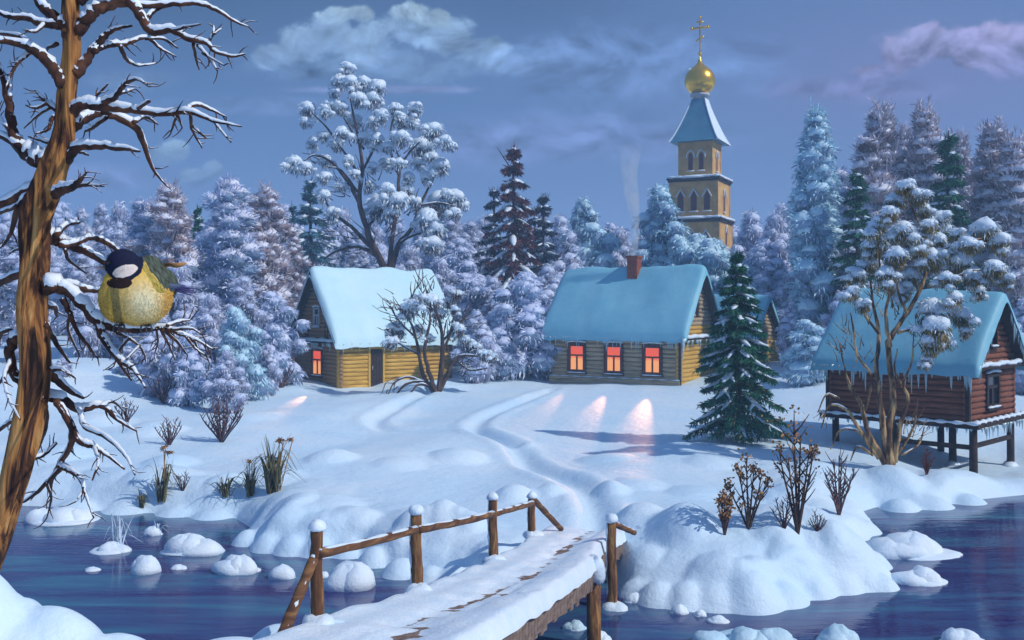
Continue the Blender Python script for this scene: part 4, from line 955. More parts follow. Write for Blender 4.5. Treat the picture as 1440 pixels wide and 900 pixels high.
# right wood
Rr_=[(F_tall,1146,50,165,'tall blue frosted tree with golden trunk, highest right of the church',.95),(F_blue,1180,62,250,'blue frosted tree behind the tall one',1.0),(F_puffc,1136,45,455,'low cyan bush under the tall frosted tree',1.3),
 (F_birch,1250,54,162,'pale pinkish birch left of the topmost hut tree clump',1.3),(F_birch,1302,54,165,'pale birch next to the green spruce above the hut',1.2),(F_birch,1385,52,188,'lilac birch behind the hut gable',1.3),(F_birch,1432,50,205,'birch with brown trunk at the picture edge behind the hut',1.3),
 (F_birch,1275,62,190,'hazy birch between the two pale ones',1.2),(F_birch,1355,60,200,'hazy lilac birch behind the green spruce',1.2),(F_birch,1408,60,215,'hazy birch between the two edge birches',1.2),(F_birch,1228,60,230,'hazy birch behind the slender spruce',1.1),
 (F_viol,1190,50,330,'violet tree beside the dark green spruce',1.0),(F_puffv,1115,50,430,'violet bush left of the cyan bush',.9),(F_puffv,1180,47,420,'violet bush behind the hut roof corner',1.0),
 (F_viol,1470,52,250,'violet tree past the hut',1.2),(F_viol,1520,56,230,'large violet tree past the hut',1.2),(F_viol,-40,56,330,'violet tree beyond the near trunk',1.2),(F_puffv,1440,46,430,'violet bush behind the hut',1.1)]
for pr,px,d,ty,lb,w in Rr_: place(pr,px,d,ty,lb,wide=w)
# far wood: one row after another
protos=[F_viol,F_puffv,F_puff,F_blue,F_viol,F_puffv]
rsf=np.random.RandomState(77)
for k in range(64):
    px=-120+k*26+rsf.uniform(-8,8); d=rsf.uniform(88,112)
    if 940<px<1040: d=rsf.uniform(96,112)
    top=rsf.uniform(292,338) + (12 if 780<px<930 else 0)-(30 if px>1150 else 0)
    place(protos[k%6],px,d,top,'hazy violet frosted tree in the far wood behind the houses','trees of the far wood',wide=.75)
for k in range(60):
    px=-100+k*28+rsf.uniform(-8,8); d=rsf.uniform(72,84)
    if 955<px<1025: continue
    top=rsf.uniform(345,372)-(25 if px>1180 else 0)
    place(protos[(k*5+1)%6],px,d,top,'round frosted tree along the near edge of the far wood','trees along the wood edge',wide=1.15)

# ---- traced trees
def smooth_branch(tr,sn,pl,d,rs,seg=7,dvar=0.,k=4,snow=True,kk=.8,minr=0.,lift=.62,steep=.85,seed=0,dd=None):
    pl=np.array([(p[0],p[1],p[2]) if len(p)>2 else (p[0],p[1],1.) for p in pl],float)
    s=catmull(pl,k); n=len(s); dvs=np.linspace(0,dvar,n) if dd is None else np.interp(np.linspace(0,1,n),[0,1],dd)
    pts=np.array([P(a[0],a[1],d+v) for a,v in zip(s,dvs)]); r=np.maximum(s[:,2],.35)*d/FPX
    wob=rs.normal(size=pts.shape)*r[:,None]*.12; wob[0]=0; pts=pts+wob
    tube(tr,pts,r,seg,rough=.10,seed=rs.randint(9999))
    if snow and sn is not None: snow_line(sn,pts,r,seg=6,k=kk,lift=lift,seed=rs.randint(999),steep=steep)
    return pts,r
def traced_tree(name,label,d,base,stems,clumps,leafm,rs,barkm,ks=1.,n=150,w=.085,depth=.5,capk=.92,twigs=None,droop=.7,sway=.8,cat='tree',sat=2,fro=.3):
    g=P(base[0],base[1],d); root=thing(name,g,label,cat)
    tr=MB(); lf=MB(); sn=MB()
    for s in stems:
        s=[(p[0],p[1],max(p[2]*ks,.8)) for p in s]
        dv=rs.uniform(-1,1)*sway*.6; smooth_branch(tr,sn,s,d,rs,dvar=dv)
    for (px,py,r) in clumps:
        dd=d+rs.uniform(-1,1)*sway; c=P(px,py,dd); rr=r*dd/FPX
        o=(px-base[0])/150.
        lump(sn,c+np.array([0,0,rr*.20]),rr*capk,.82,rs.randint(9999),13,8,.25,.2,drip=.35)
        puff(lf,None,c+np.array([o*rr*.1,0,-rr*.12]),rr*1.08,int(n*1.3),rs,(o*.5,0,-.3),frac=fro,w=w)
        clump(lf,None,c+np.array([0,0,-rr*.15]),rr*.95,n//2,rs,fro*.5,w=w*.8,out=(o,0,-.5),droop=droop*1.2,sw=1.05)
        for _ in range(sat):
            a=rs.uniform(0,6.28); q=c+np.array([math.cos(a)*rr*1.0,rs.uniform(-1,1)*rr,math.sin(a)*rr*.8-rr*.3]); r2=rr*rs.uniform(.45,.75)
            lump(sn,q+np.array([0,0,r2*.2]),r2*capk,.8,rs.randint(9999),10,6,.25,.22,drip=.4); puff(lf,None,q,r2*1.1,n//2,rs,(o*.6,0,-.3),frac=fro,w=w*1.3)
    if twigs:
        for (px,py,L,ang,nn) in twigs:
            for _ in range(nn):
                a=R(ang+rs.uniform(-45,45)); LL=L*rs.uniform(.5,1.1); p1=(px+LL*math.cos(a)*.5,py-LL*math.sin(a)*.5); a2=a+rs.uniform(-.4,.4); p2=(p1[0]+LL*.5*math.cos(a2),p1[1]-LL*.5*math.sin(a2))
                jx,jy=rs.uniform(-14,14,2); smooth_branch(tr,sn,[(px+jx,py+jy,.8),(p1[0]+jx,p1[1]+jy,.55),(p2[0]+jx,p2[1]+jy,.3)],d+rs.uniform(-.4,.4),rs,seg=4,k=2,snow=rs.rand()<.4)
    tr.build('trunk',barkm,root,True,g); 
    if lf.n: lf.build('crown',[leafm,SNOWC],root,False,g)
    if sn.n: sn.build('snow',SNOWC,root,True,g)
    return root
rs=np.random.RandomState(5)
traced_tree('snow_laden_tree','big many stemmed tree with snow topped tufts behind the bright cabin roof',62,(548,378),
 [[(548,385,8),(530,357,7),(515,320,6),(505,280,5),(510,240,4),(505,200,3),(495,150,2),(488,100,1)],[(505,285,4.5),(490,258,3.5),(470,232,3),(445,218,2),(425,228,1)],[(530,357,5),(500,325,4),(470,300,2.5),(455,280,1.5)],
  [(550,385,7),(560,345,6),(580,320,4.5),(590,290,3.5),(605,260,2.5),(617,240,1)],[(546,385,6),(552,330,4.5),(560,280,4),(562,240,3),(575,215,2),(590,200,1)],[(562,250,3),(550,215,2.5),(550,180,2),(555,160,1)],[(510,240,3),(525,210,2.5),(530,180,2),(535,140,1)],
  [(535,362,5),(505,347,4),(475,352,3),(455,365,1.5)],[(508,250,3),(485,215,2.5),(460,180,2),(440,160,1)],[(555,362,5),(565,340,3),(600,325,2.5),(612,335,1.5)],[(515,320,3),(535,300,2.5),(545,285,1.5)],[(590,290,3),(615,285,2),(640,290,1)],[(512,210,3),(495,185,2),(480,160,1)],[(503,270,3),(480,240,2),(462,235,1)]],
 [(487,95,9),(478,115,12),(492,116,11),(512,117,11),(530,124,13),(524,140,12),(505,140,11),(482,152,10),(468,148,9),(433,154,12),(429,172,8),(458,158,9),(536,164,11),(525,172,9),(555,153,9),(562,168,11),(582,154,11),(578,172,9),(530,197,11),(565,194,12),(592,207,15),(610,184,13),(626,200,11),(620,234,13),(608,222,9),(414,230,12),(430,236,9),(458,226,9),(456,250,9),(535,291,20),(556,284,15),(545,268,12),(617,284,17),(640,279,14),(600,309,16),(613,324,13),(608,345,14),(455,276,10),(466,300,10),(575,250,9),(600,250,9),(590,230,9),(480,188,11),(500,170,10),(546,206,9),(510,194,9),(474,205,8),(560,230,9),(525,235,8),(640,300,9),(490,225,8),(545,230,8),(500,245,7),(470,130,8),(455,192,8),(440,200,8),(574,268,9),(585,285,9),(480,262,8),(520,262,8)],
 NEEDB,rs,BARK,ks=.68,n=150,fro=1.1,w=.09,sway=1.5,twigs=[(500,330,26,150,12),(520,250,26,100,14),(480,270,24,140,12),(580,290,24,50,12),(560,230,24,80,12),(470,320,24,160,10),(600,300,24,30,10),(450,230,20,150,8),(505,200,24,100,10),(540,330,26,80,10),(500,350,24,170,10)])
traced_tree('bare_bush','tall bare bush with snow tufts in front of the yellow cabin wall',45,(613,553),
 [[(613,556,5),(595,527,4),(588,490,3),(580,460,2.2),(570,440,1)],[(615,556,5),(603,522,4),(597,490,3),(605,450,2),(600,425,1)],[(617,556,5),(622,500,4.5),(620,460,3),(610,430,2),(600,408,1)],[(618,550,4.5),(640,505,3.2),(665,500,2.2),(690,506,1)],[(622,500,3),(635,460,2.2),(641,430,1)],
  [(610,552,4),(595,537,3),(570,541,2.5),(553,562,1.3)],[(600,540,3),(575,530,2.2),(555,538,1.6),(545,556,1)],[(608,545,3),(590,540,2.3),(578,552,1.4),(576,565,.8)],[(622,480,2.5),(650,450,2),(662,430,1)],[(592,500,2.2),(565,485,1.8),(545,470,1)],[(585,475,2),(560,450,1.5),(548,430,.8)],[(640,506,2.5),(660,520,2),(685,518,1)]],
 [(575,434,14),(605,424,14),(618,440,9),(560,464,13),(590,462,9),(645,464,12),(643,414,8),(640,436,7),(665,486,9),(681,498,9),(693,502,7),(550,481,9),(603,474,7),(655,478,8),(585,420,8),(630,425,8)],
 NEEDB,rs,BARK,ks=.75,n=150,fro=.3,w=.09,capk=.74,sway=.9,cat='bush',sat=3,twigs=[(590,420,30,100,14),(560,440,26,140,14),(640,430,24,70,10),(600,400,22,90,10),(560,470,24,160,10),(660,460,20,40,8),(620,470,24,80,10),(555,540,18,220,8),(640,520,24,20,8),(600,450,24,110,10),(548,425,18,130,8),(645,510,22,10,10)])
traced_tree('hut_tree','many stemmed tree with golden bark and drooping snow tufts in front of the stilt hut',26.4,(1250,652),
 [[(1252,660,12),(1250,612,9.5),(1256,560,7),(1252,520,6),(1250,482,6),(1265,455,5),(1285,425,4.5),(1300,390,4),(1310,345,3)],[(1252,488,5),(1245,442,4),(1250,410,3),(1240,375,2)],[(1248,655,8),(1240,580,6),(1232,520,5),(1236,470,4),(1228,430,3),(1224,395,2)],
  [(1245,652,7),(1222,612,5.5),(1211,570,4.5),(1196,545,3.5),(1188,520,2),(1180,480,1.2)],[(1215,578,4),(1226,532,3),(1206,500,2.5),(1200,465,1.5),(1196,440,1)],[(1258,650,7),(1265,602,5.5),(1277,562,4),(1270,540,3),(1282,510,2.4),(1285,470,1)],[(1262,468,4),(1290,463,3.2),(1312,478,2)],
  [(1236,645,5),(1207,602,4),(1190,576,3.2),(1166,571,2.4),(1155,602,1.2)],[(1230,638,4.5),(1210,608,3.8),(1182,605,2.8),(1168,632,1.2)],[(1228,640,3.5),(1206,628,2.8),(1196,648,1.2)],[(1304,402,4),(1332,396,3),(1362,382,2),(1395,378,1.3)],[(1308,360,3),(1340,345,2.5),(1380,335,1.5)],
  [(1236,470,3),(1215,440,2.5),(1204,410,1.5)],[(1270,545,2.5),(1258,520,2),(1262,490,1)],[(1310,350,3),(1290,310,2.3),(1275,275,1.4)],[(1240,400,2.5),(1235,350,2),(1236,325,1)],[(1275,440,3),(1262,405,2.5),(1268,370,1.5)],[(1262,640,3),(1285,600,2.5),(1290,560,1)],[(1268,640,2.5),(1292,625,2),(1300,600,1)],[(1180,560,2.5),(1162,555,2),(1150,580,1)]],
 [(1275,264,13),(1260,282,13),(1291,279,12),(1299,297,11),(1234,320,16),(1228,346,15),(1270,324,15),(1290,332,12),(1320,310,15),(1318,340,14),(1345,330,10),(1384,324,20),(1402,341,13),(1260,360,15),(1246,386,14),(1310,364,17),(1350,370,18),(1366,391,13),(1399,380,16),(1414,394,10),(1205,388,13),(1198,412,11),(1254,402,13),(1270,412,13),(1310,438,20),(1316,462,20),(1308,486,14),(1303,506,9),(1350,444,15),(1357,466,9),(1330,392,12),(1342,420,12),(1281,390,13),(1224,370,12),(1250,300,12),(1362,345,13),(1335,355,12),(1292,352,12),(1212,430,10),(1376,410,10),(1245,335,11),(1305,318,11),(1325,478,12)],
 NEEDG,rs,BARKG,ks=.66,n=240,sway=.8,w=.06,capk=.86,fro=.14,sat=3,twigs=[(1200,470,26,100,8),(1215,500,26,90,8),(1285,480,26,80,8),(1182,500,30,100,8),(1262,440,28,90,8),(1160,590,16,250,5),(1240,420,26,110,8),(1290,600,24,70,8),(1275,610,26,60,8),(1230,450,26,100,8)])

# ------------------------------------------------------------------ near tree with the tit
def near_tree():
    D=2.1; rs=np.random.RandomState(12); tr=MB(); br=MB(); sn=MB()
    g=P(-190,1330,D); root=thing('gnarled_tree',(g[0],g[1],g[2]),'near gnarled tree with orange bark and snow lined bare branches','tree')
    T=[(-190,1380,30),(-100,1060,24),(-38,850,18),(-6,765,15),(12,700,16),(34,610,19),(47,520,18),(44,440,17),(50,370,17),(50,310,18.5),(72,250,18),(92,190,13.5),(95,130,11),(101,70,10.5),(99,10,10.5),(106,-90,9)]
    s=catmull(np.array(T,float),8); pts=np.array([P(a[0],a[1],D) for a in s]); r=s[:,2]*D/FPX
    # fluted trunk
    seg=28; n=len(pts); ang=np.arange(seg)*2*math.pi/seg; ph=np.linspace(0,7,n)[:,None]
    fl=1+.16*np.sin(3*ang[None,:]+ph*1.3)+.10*np.sin(5*ang[None,:]+ph)+.07*np.sin(9*ang[None,:]-ph*1.7)+.04*np.sin(14*ang[None,:]+2.3*ph)+rs.uniform(-.025,.025,(n,seg))
    Tn=np.gradient(pts,axis=0); Tn/=np.linalg.norm(Tn,axis=1)[:,None]; Nn=np.cross(Tn,[0,1,0]); Nn/=np.linalg.norm(Nn,axis=1)[:,None]; Bn=np.cross(Tn,Nn)
    V=pts[:,None,:]+(r[:,None]*fl)[:,:,None]*(np.cos(ang)[None,:,None]*Nn[:,None,:]+np.sin(ang)[None,:,None]*Bn[:,None,:])
    i=np.arange(n-1)[:,None]*seg; j=np.arange(seg)[None,:]; jn=(j+1)%seg
    tr.add(V.reshape(-1,3),np.stack([i+j,i+jn,i+seg+jn,i+seg+j],-1).reshape(-1,4))
    BR=[[(108,45,10),(125,22,10),(150,6,9),(182,2,9),(198,22,8.5),(214,44,7),(240,42,5.5),(265,54,5),(290,60,4),(302,72,3),(325,79,2),(345,76,1)],
     [(190,8,6),(215,8,5),(250,6,4.5),(280,5,4),(308,16,3.2),(330,30,2),(350,38,1)],[(204,28,5),(222,12,3.5),(255,4,2)],
     [(292,62,3),(300,45,2.2),(300,35,1)],[(300,48,2),(312,40,1)],[(272,60,3),(275,80,2),(280,98,1)],[(278,64,3),(296,84,2.2),(306,100,1)],[(285,75,2),(315,92,1)],[(240,43,3),(262,38,2),(282,34,1)],
     [(112,2,9),(122,-12,7),(130,-30,5)],
     [(105,105,11),(122,84,8),(135,66,6.5),(150,48,5),(165,40,3.5),(186,36,1.5)],[(133,72,6),(148,64,5.5),(175,62,4.5),(205,53,3.2),(225,68,2.4),(248,80,1)],[(170,66,4),(178,84,3.2),(195,92,2.2),(220,89,1)],[(205,55,2.5),(230,55,2),(250,68,1)],
     [(100,160,11),(112,148,9),(140,150,8.5),(185,155,6.5),(230,160,5.2),(265,157,4.5),(300,170,3),(340,178,1)],[(258,158,4),(275,147,3.3),(298,155,2.4),(318,165,1)],[(140,147,6),(162,136,4.5),(178,116,3.5),(194,112,2.2),(210,122,1)],[(165,133,3),(180,128,2),(190,125,1)],
     [(100,180,11),(122,164,9),(150,160,8),(188,178,7),(203,205,5),(214,236,3),(234,262,1)],[(188,172,4),(205,165,3),(222,175,1)],[(150,165,3.5),(130,180,3),(120,184,2)],[(268,162,3),(270,182,2),(284,208,1)],[(250,161,2.5),(244,175,1.8),(240,188,1)],[(272,178,2),(290,195,1)],[(302,172,2.2),(312,185,1.6),(325,200,1)],[(250,162,2),(256,180,1)],
     [(120,150,3),(140,130,2.4),(152,118,1.2)],[(190,155,3.5),(210,142,2)],
     [(92,228,9),(108,208,7.5),(130,206,6),(170,208,4.5),(197,213,1.5)],[(108,212,3.5),(124,218,1.5)],
     [(74,275,9),(86,268,8),(100,264,6.5),(116,250,3),(122,242,1)],[(104,262,4),(122,260,3),(146,262,1)],
     [(62,335,13),(78,336,10),(98,346,8),(122,354,6.5),(150,371,5)],[(78,332,6),(94,316,4.5),(112,313,1.8)],[(84,345,5),(108,342,5),(130,334,5),(154,344,4),(170,356,2.5)],[(92,352,3.4),(97,366,2.6),(122,385,1)],
     [(62,405,14),(85,405,11),(110,420,10),(132,447,10),(158,459,9),(195,463,7),(228,461,5),(255,470,3.4),(280,480,2.3),(300,492,1)],[(70,402,7),(100,402,6.5),(125,408,5),(150,407,3.5)],
     [(136,452,8),(148,480,6.5),(168,505,5),(188,520,3.2),(205,546,1)],[(148,478,4),(160,500,3),(185,535,1.2)],
     [(228,462,4),(248,480,2.8),(264,500,1)],[(225,462,3),(236,482,2.2),(246,506,1)],[(240,464,3),(268,462,2.2),(284,470,1)],[(235,458,3),(252,452,2),(268,450,1)],[(262,474,2.5),(275,490,1.6),(290,500,1)],[(250,470,2),(270,476,2),(282,500,1)],[(220,463,2.2),(222,480,1.6),(218,496,1)],
     [(165,468,3),(185,478,2.2),(200,492,1.6),(205,508,1)],[(182,476,2.4),(168,492,1.8),(160,515,1)],[(196,486,2),(178,505,1)],
     [(88,420,6),(98,440,4.6),(108,465,3.6),(125,488,2.5),(138,505,1)],[(98,442,3),(96,465,2.2),(112,500,1)],[(62,455,6),(80,485,4),(98,510,1.5)],
     [(42,475,12),(22,475,10),(14,500,9),(24,530,9),(52,555,9),(85,560,8.5),(112,575,7),(142,570,5.5),(166,590,4),(192,606,1.5)],
     [(80,562,7),(95,590,6.5),(110,618,6),(132,628,5),(150,640,3),(175,660,1.4)],[(102,600,5.5),(98,630,5),(82,655,4),(72,680,3),(72,702,1)],[(112,575,5),(120,600,4),(150,615,3.5),(176,640,2),(190,668,1)],[(142,572,3.6),(158,565,2),(176,580,1)],[(60,560,5),(66,585,4),(62,610,3),(50,640,1.4)],
     [(82,655,4.5),(95,660,4.5),(112,672,3.5),(122,700,2.4),(132,728,1)],[(85,660,4),(65,680,3.6),(40,702,2.6),(8,715,1)],[(65,680,2.4),(72,700,1.8),(66,728,1)],[(118,690,2.2),(106,706,1)],[(132,628,3),(138,650,2),(130,675,1)],
     [(56,505,10),(72,525,8),(92,545,6),(118,560,2)],[(70,520,4),(88,520,3),(106,532,1)],[(50,430,6),(75,432,5),(80,445,2)],
     [(100,60,11),(92,38,10),(72,20,9),(55,4,8),(46,-25,6)],[(84,36,7),(62,34,6),(40,26,5),(15,24,4),(-10,14,3)],[(62,34,3.6),(50,44,2.4),(36,44,1)],
     [(92,120,12),(76,98,10),(55,76,8.5),(28,62,6),(-12,56,4)],[(48,72,5),(30,52,4),(-5,46,3)],[(42,74,4.5),(25,88,3.5),(14,108,2),(8,125,1)],[(80,62,4),(66,68,2)],
     [(74,230,16),(55,224,14),(34,212,12),(18,185,9),(14,150,7),(6,115,5),(-4,85,4),(-12,60,3)],[(26,205,6),(8,195,6),(-15,180,5)],[(14,140,4),(16,110,2.6),(24,82,1)],[(10,180,3),(0,165,2),(-8,150,1)],
     [(94,165,5),(76,152,4.5),(64,142,3.6),(50,128,1.4)],[(84,160,4),(72,168,3.6),(68,182,2.4),(50,188,1)],[(66,145,2.6),(50,152,2),(36,148,1)],[(70,152,2.4),(54,162,1.8),(34,180,1)],[(62,140,2),(56,132,1)],[(84,205,5),(66,200,3.6),(40,192,1)],
     [(62,262,10),(42,268,9),(18,280,7.5),(-20,296,6)],[(40,275,7),(24,296,6),(16,325,4),(4,346,2)],[(24,290,4),(0,300,3)],
     [(44,385,9),(22,388,7),(-8,402,6)],[(40,470,5),(10,465,4),(-10,480,3)],[(16,505,4),(6,530,3),(12,560,2.4),(28,590,1)],[(12,520,3),(-5,545,2)],[(45,600,5),(20,592,4),(-8,610,3)],[(30,650,4),(60,640,3),(80,622,2)],[(55,355,4),(30,350,3),(12,356,1)]]
    allp=[]
    for b in BR:
        b=[(q[0],q[1],max(q[2]*.84,.9) if q[2]>2 else q[2]) for q in b]
        dv=rs.uniform(-.22,.28)
        if b[0][:2] in ((62,405),): dv=.02
        if b[0][:2] in ((62,262),(74,230),(42,475)): dv=.10
        if b[0][:2] in ((62,335),(78,332),(84,345),(92,352),(70,402)): dv=.16
        p,rr=smooth_branch(br,sn,b,D,rs,seg=9,dvar=dv,k=6,kk=1.05,lift=.72,steep=.975); allp.append((np.array(b,float),D+dv))
    # fine twigs on thin ends
    for b,dd in allp:
        s=catmull(b,4)
        for q in range(3,len(s)):
            if s[q,2]<4.5 and rs.rand()<.5:
                dirv=s[q,:2]-s[q-1,:2]; a=math.atan2(dirv[1],dirv[0])+rs.choice([-1,1])*rs.uniform(.4,1.1); L=rs.uniform(8,26)
                p1=s[q,:2]+np.array([math.cos(a),math.sin(a)])*L*.5; a+=rs.uniform(-.5,.5); p2=p1+np.array([math.cos(a),math.sin(a)])*L*.5
                smooth_branch(br,sn,[(s[q,0],s[q,1],max(.9,s[q,2]*.5)),(p1[0],p1[1],.8),(p2[0],p2[1],.4)],dd,rs,seg=5,k=3,snow=True,kk=.7)
    tr.build('trunk',BARKN,root,True,g); br.build('branches',BRANCHN,root,True,g); sn.build('snow',SNOWT,root,True,g)
    # curled ochre dead leaf
    mb=MB(); c=[P(226,380,D+.03),P(236,372,D+.02),P(248,373,D),P(262,370,D+.01)]; tube(mb,catmull(c,4),np.array([.3,.6,.9,1,1.1,1.1,1.2,1.3,1.3,1.2,1.1,.8,.4])*.0055,8,squash=.8,rough=.2); mb.build('dead_leaf',LEAFO,root,True,g)
    for o in (0,): pass
near_tree()

def bird():
    D=2.06; S=D/FPX; c0=P(195,410,D)
    root=thing('bird',P(200,458,D),'plump yellow breasted tit with black cap and pale cheek on the snowy branch','bird')
    # body from merged ellipsoids in picture units (x right, y away, z up)
    E=[((197,414),0,(44,42,43)),((168,418),4,(29,32,36)),((175,373),-5,(23.5,23,23)),((190,388),4,(30,31,28)),((205,384),14,(22,22,26)),((222,400),18,(22,18,24)),((166,398),0,(20,24,20))]
    bm_=MB()
    for (px,py),dy,(a,b,cc) in E:
        nu,nv=36,22; th=np.linspace(0,math.pi,nv+2)[1:-1]; az=np.arange(nu)*2*math.pi/nu; T,A=np.meshgrid(th,az,indexing='ij')
        v=np.stack([np.sin(T)*np.cos(A)*a,np.sin(T)*np.sin(A)*b,np.cos(T)*cc],-1).reshape(-1,3); v=np.vstack([v,(0,0,cc),(0,0,-cc)])*S+P(px,py,D)+[0,dy*S,0]
        i=np.arange(nv-1)[:,None]*nu; j=np.arange(nu)[None,:]; jn=(j+1)%nu
        q=np.stack([i+j,i+nu+j,i+nu+jn,i+jn],-1).reshape(-1,4); top=nv*nu; t=[(top,k,(k+1)%nu) for k in range(nu)]+[(top+1,(nv-1)*nu+(k+1)%nu,(nv-1)*nu+k) for k in range(nu)]
        bm_.add(v,q,t)
    def plum(nt,b,out):
        at=N(nt,'ShaderNodeAttribute',attribute_name='plumage'); nz,cr=noise_col(nt,160,[(0,(.62,.62,.62)),(1,(1.25,1.25,1.25))],4,(1,1,.4))
        mx=N(nt,'ShaderNodeMix',data_type='RGBA',blend_type='MULTIPLY'); mx.inputs[0].default_value=1; nt.links.new(at.outputs['Color'],mx.inputs[6]); nt.links.new(cr.outputs[0],mx.inputs[7])
        nt.links.new(mx.outputs[2],b.inputs['Base Color']); b.inputs['Roughness'].default_value=.85; b.inputs['Specular IOR Level'].default_value=.2; bump(nt,b,nz.outputs[0],.6,.002)
    PL=mat('plumage',plum)
    o=bm_.build('body',PL,root,True,P(200,458,D))
    md=o.modifiers.new('r','REMESH'); md.mode='VOXEL'; md.voxel_size=.0013
    m2=o.modifiers.new('s','SMOOTH'); m2.iterations=16; m2.factor=.6
    dg=bpy.context.evaluated_depsgraph_get(); me=bpy.data.meshes.new_from_object(o.evaluated_get(dg)); o.modifiers.clear(); o.data=me
    if not me.materials: me.materials.append(PL)
    nv=len(me.vertices); co=np.zeros(nv*3); me.vertices.foreach_get('co',co); co=co.reshape(-1,3)+P(200,458,D)
    def colour(p):
        px=720+p[:,0]/p[:,1]*FPX; py=HZ-(p[:,2]-CZ)/p[:,1]*FPX; dep=(p[:,1]-D)/S
        jit=np.array([mnoise.noise(Vector((a*.15,b*.15,0))) for a,b in zip(px,py)])*5
        px=px+jit*.15; py=py+jit*.15
        c=np.tile([.78,.47,.07],(len(p),1))
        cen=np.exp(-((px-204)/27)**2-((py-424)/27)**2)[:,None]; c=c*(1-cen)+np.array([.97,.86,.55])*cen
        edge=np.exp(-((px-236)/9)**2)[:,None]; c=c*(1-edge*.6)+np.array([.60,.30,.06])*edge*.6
        st=np.array([mnoise.noise(Vector((a*.5,b*.12,4))) for a,b in zip(px-py*.6,py)]); back=(dep>12)|((px>196+ (py-360)*.75+st*5)&(py<407+st*6)); c[back]=(np.array([.085,.105,.08])*(1+1.1*st[:,None]))[back]
        wing=(px>205+(py-385)*.6)&(px<214+(py-385)*.8)&(py<412)&(py>362); c[wing]=(np.array([.46,.35,.08])*(1+.5*st[:,None]))[wing]
        strip=(np.abs(px-(160+(py-400)*.12))<6)&(py>396); c[strip]=c[strip]*.45+np.array([.05,.06,.05])
        lf=(px<153)&(py>398); c[lf]=[.62,.38,.08]
        cap_=((px-174)**2/27**2+(py-370)**2/25**2<1.05)&(py<402); c[cap_]=[.012,.016,.045]
        ch=((px-176)**2/17.5**2+((py-381)+(px-176)*.22)**2/8.5**2<1)&(dep<14); c[ch]=[.92,.78,.70]
        ch2=((px-186)**2/6**2+((py-374))**2/6**2<1)&(dep<12)
        bib=((px-168)**2/18**2+(py-398)**2/8**2<1); c[bib]=[.035,.018,.018]
        return c
    cl=colour(co); ca=me.color_attributes.new('plumage','FLOAT_COLOR','POINT'); ca.data.foreach_set('color',np.column_stack([cl,np.ones(nv)]).astype(np.float32).ravel())
    me.polygons.foreach_set('use_smooth',np.ones(len(me.polygons),bool))
    # fluff
    nrm=np.zeros(nv*3); me.vertices.foreach_get('normal',nrm); nrm=nrm.reshape(-1,3); rs=np.random.RandomState(2); pick=rs.choice(nv,14000)
    base=co[pick]; nn=nrm[pick]; dn=np.array([.25,.0,-1.]); dv=nn*.3+dn*.8+rs.normal(size=base.shape)*.12; dv/=np.linalg.norm(dv,axis=1)[:,None]
    fm=MB(); hd=(colour(base).sum(1)<.3); Lf=np.where(hd,.0022,.0048)*rs.uniform(.6,1.2,len(base)); blades(fm,base-nn*.001,base+dv*Lf[:,None],.0008,rs=rs)
    f=fm.build('feathers',PL,root,False,P(200,458,D)); cf=np.repeat(colour(base),6,0); cf*=rs.uniform(.6,1.35,(len(base),1)).repeat(6,0)
    ca=f.data.color_attributes.new('plumage','FLOAT_COLOR','POINT'); ca.data.foreach_set('color',np.column_stack([cf,np.ones(len(cf))]).astype(np.float32).ravel())
    def solid(name,c,r=.4): return mat(name,lambda nt,b,o:(b.inputs['Base Color'].__setattr__('default_value',(*c,1)),b.inputs['Roughness'].__setattr__('default_value',r)))
    off=P(200,458,D)
    def pc(px,py,dy=0): return P(px,py,D)+np.array([0,dy*S,0])
    mb=MB(); tube(mb,[pc(152,377,-8),pc(146,377,-9),pc(138,376,-10)],np.array([5,3.2,.5])*S,10,squash=.8); mb.build('beak',solid('beak',(.34,.25,.23)),root,True,off)
    mb=MB(); lump(mb,pc(164,370,-26.5),3.4*S,1,1,12,8,1,0); mb.build('eye',solid('eye',(.004,.004,.006),.05),root,True,off)
    WN=solid('wing_feather',(.07,.10,.20),.6)
    mb=MB()
    for k in range(6):
        a=pc(208+k*3,388+k*3,-12+k*6); b=pc(243+k*2.5,409-k*1.5,2+k*3); m=(a+b)/2+np.array([0,-3*S,2*S]); tube(mb,catmull([a,m,b],4),np.array([2,3.4,4.2,4.6,4.6,4.4,3.6,2.6,1])*S,7,squash=.45)
    mb.build('wing',WN,root,True,off)
    mb=MB()
    for k in range(4): a=pc(226,400+k,14); b=pc(270-k*2,406+k*3,16); tube(mb,[a,(a+b)/2,b],np.array([3,5,2.4])*S,7,squash=.4)
    mb.build('tail',solid('tail_feather',(.06,.06,.19),.6),root,True,off)
    LG=solid('leg_skin',(.05,.05,.06),.6)
    for px in (173,211):
        mb=MB(); tube(mb,[pc(px+2,448,0),pc(px,455,-3),pc(px-1,459,-5)],np.array([3,1.8,1.6])*S,8)
        for dx in (-6,0,6): tube(mb,catmull([pc(px-1,458,-6),pc(px-1+dx,457,-11),pc(px-1+dx*1.3,464,-12),pc(px-1+dx*1.3,468,-9)],3),np.linspace(1.7,.8,10)*S,6)
        tube(mb,catmull([pc(px-1,458,-4),pc(px,457,4),pc(px,465,8)],3),np.linspace(1.6,.8,7)*S,6)
        mb.build('foot',LG,root,True,off)
bird()

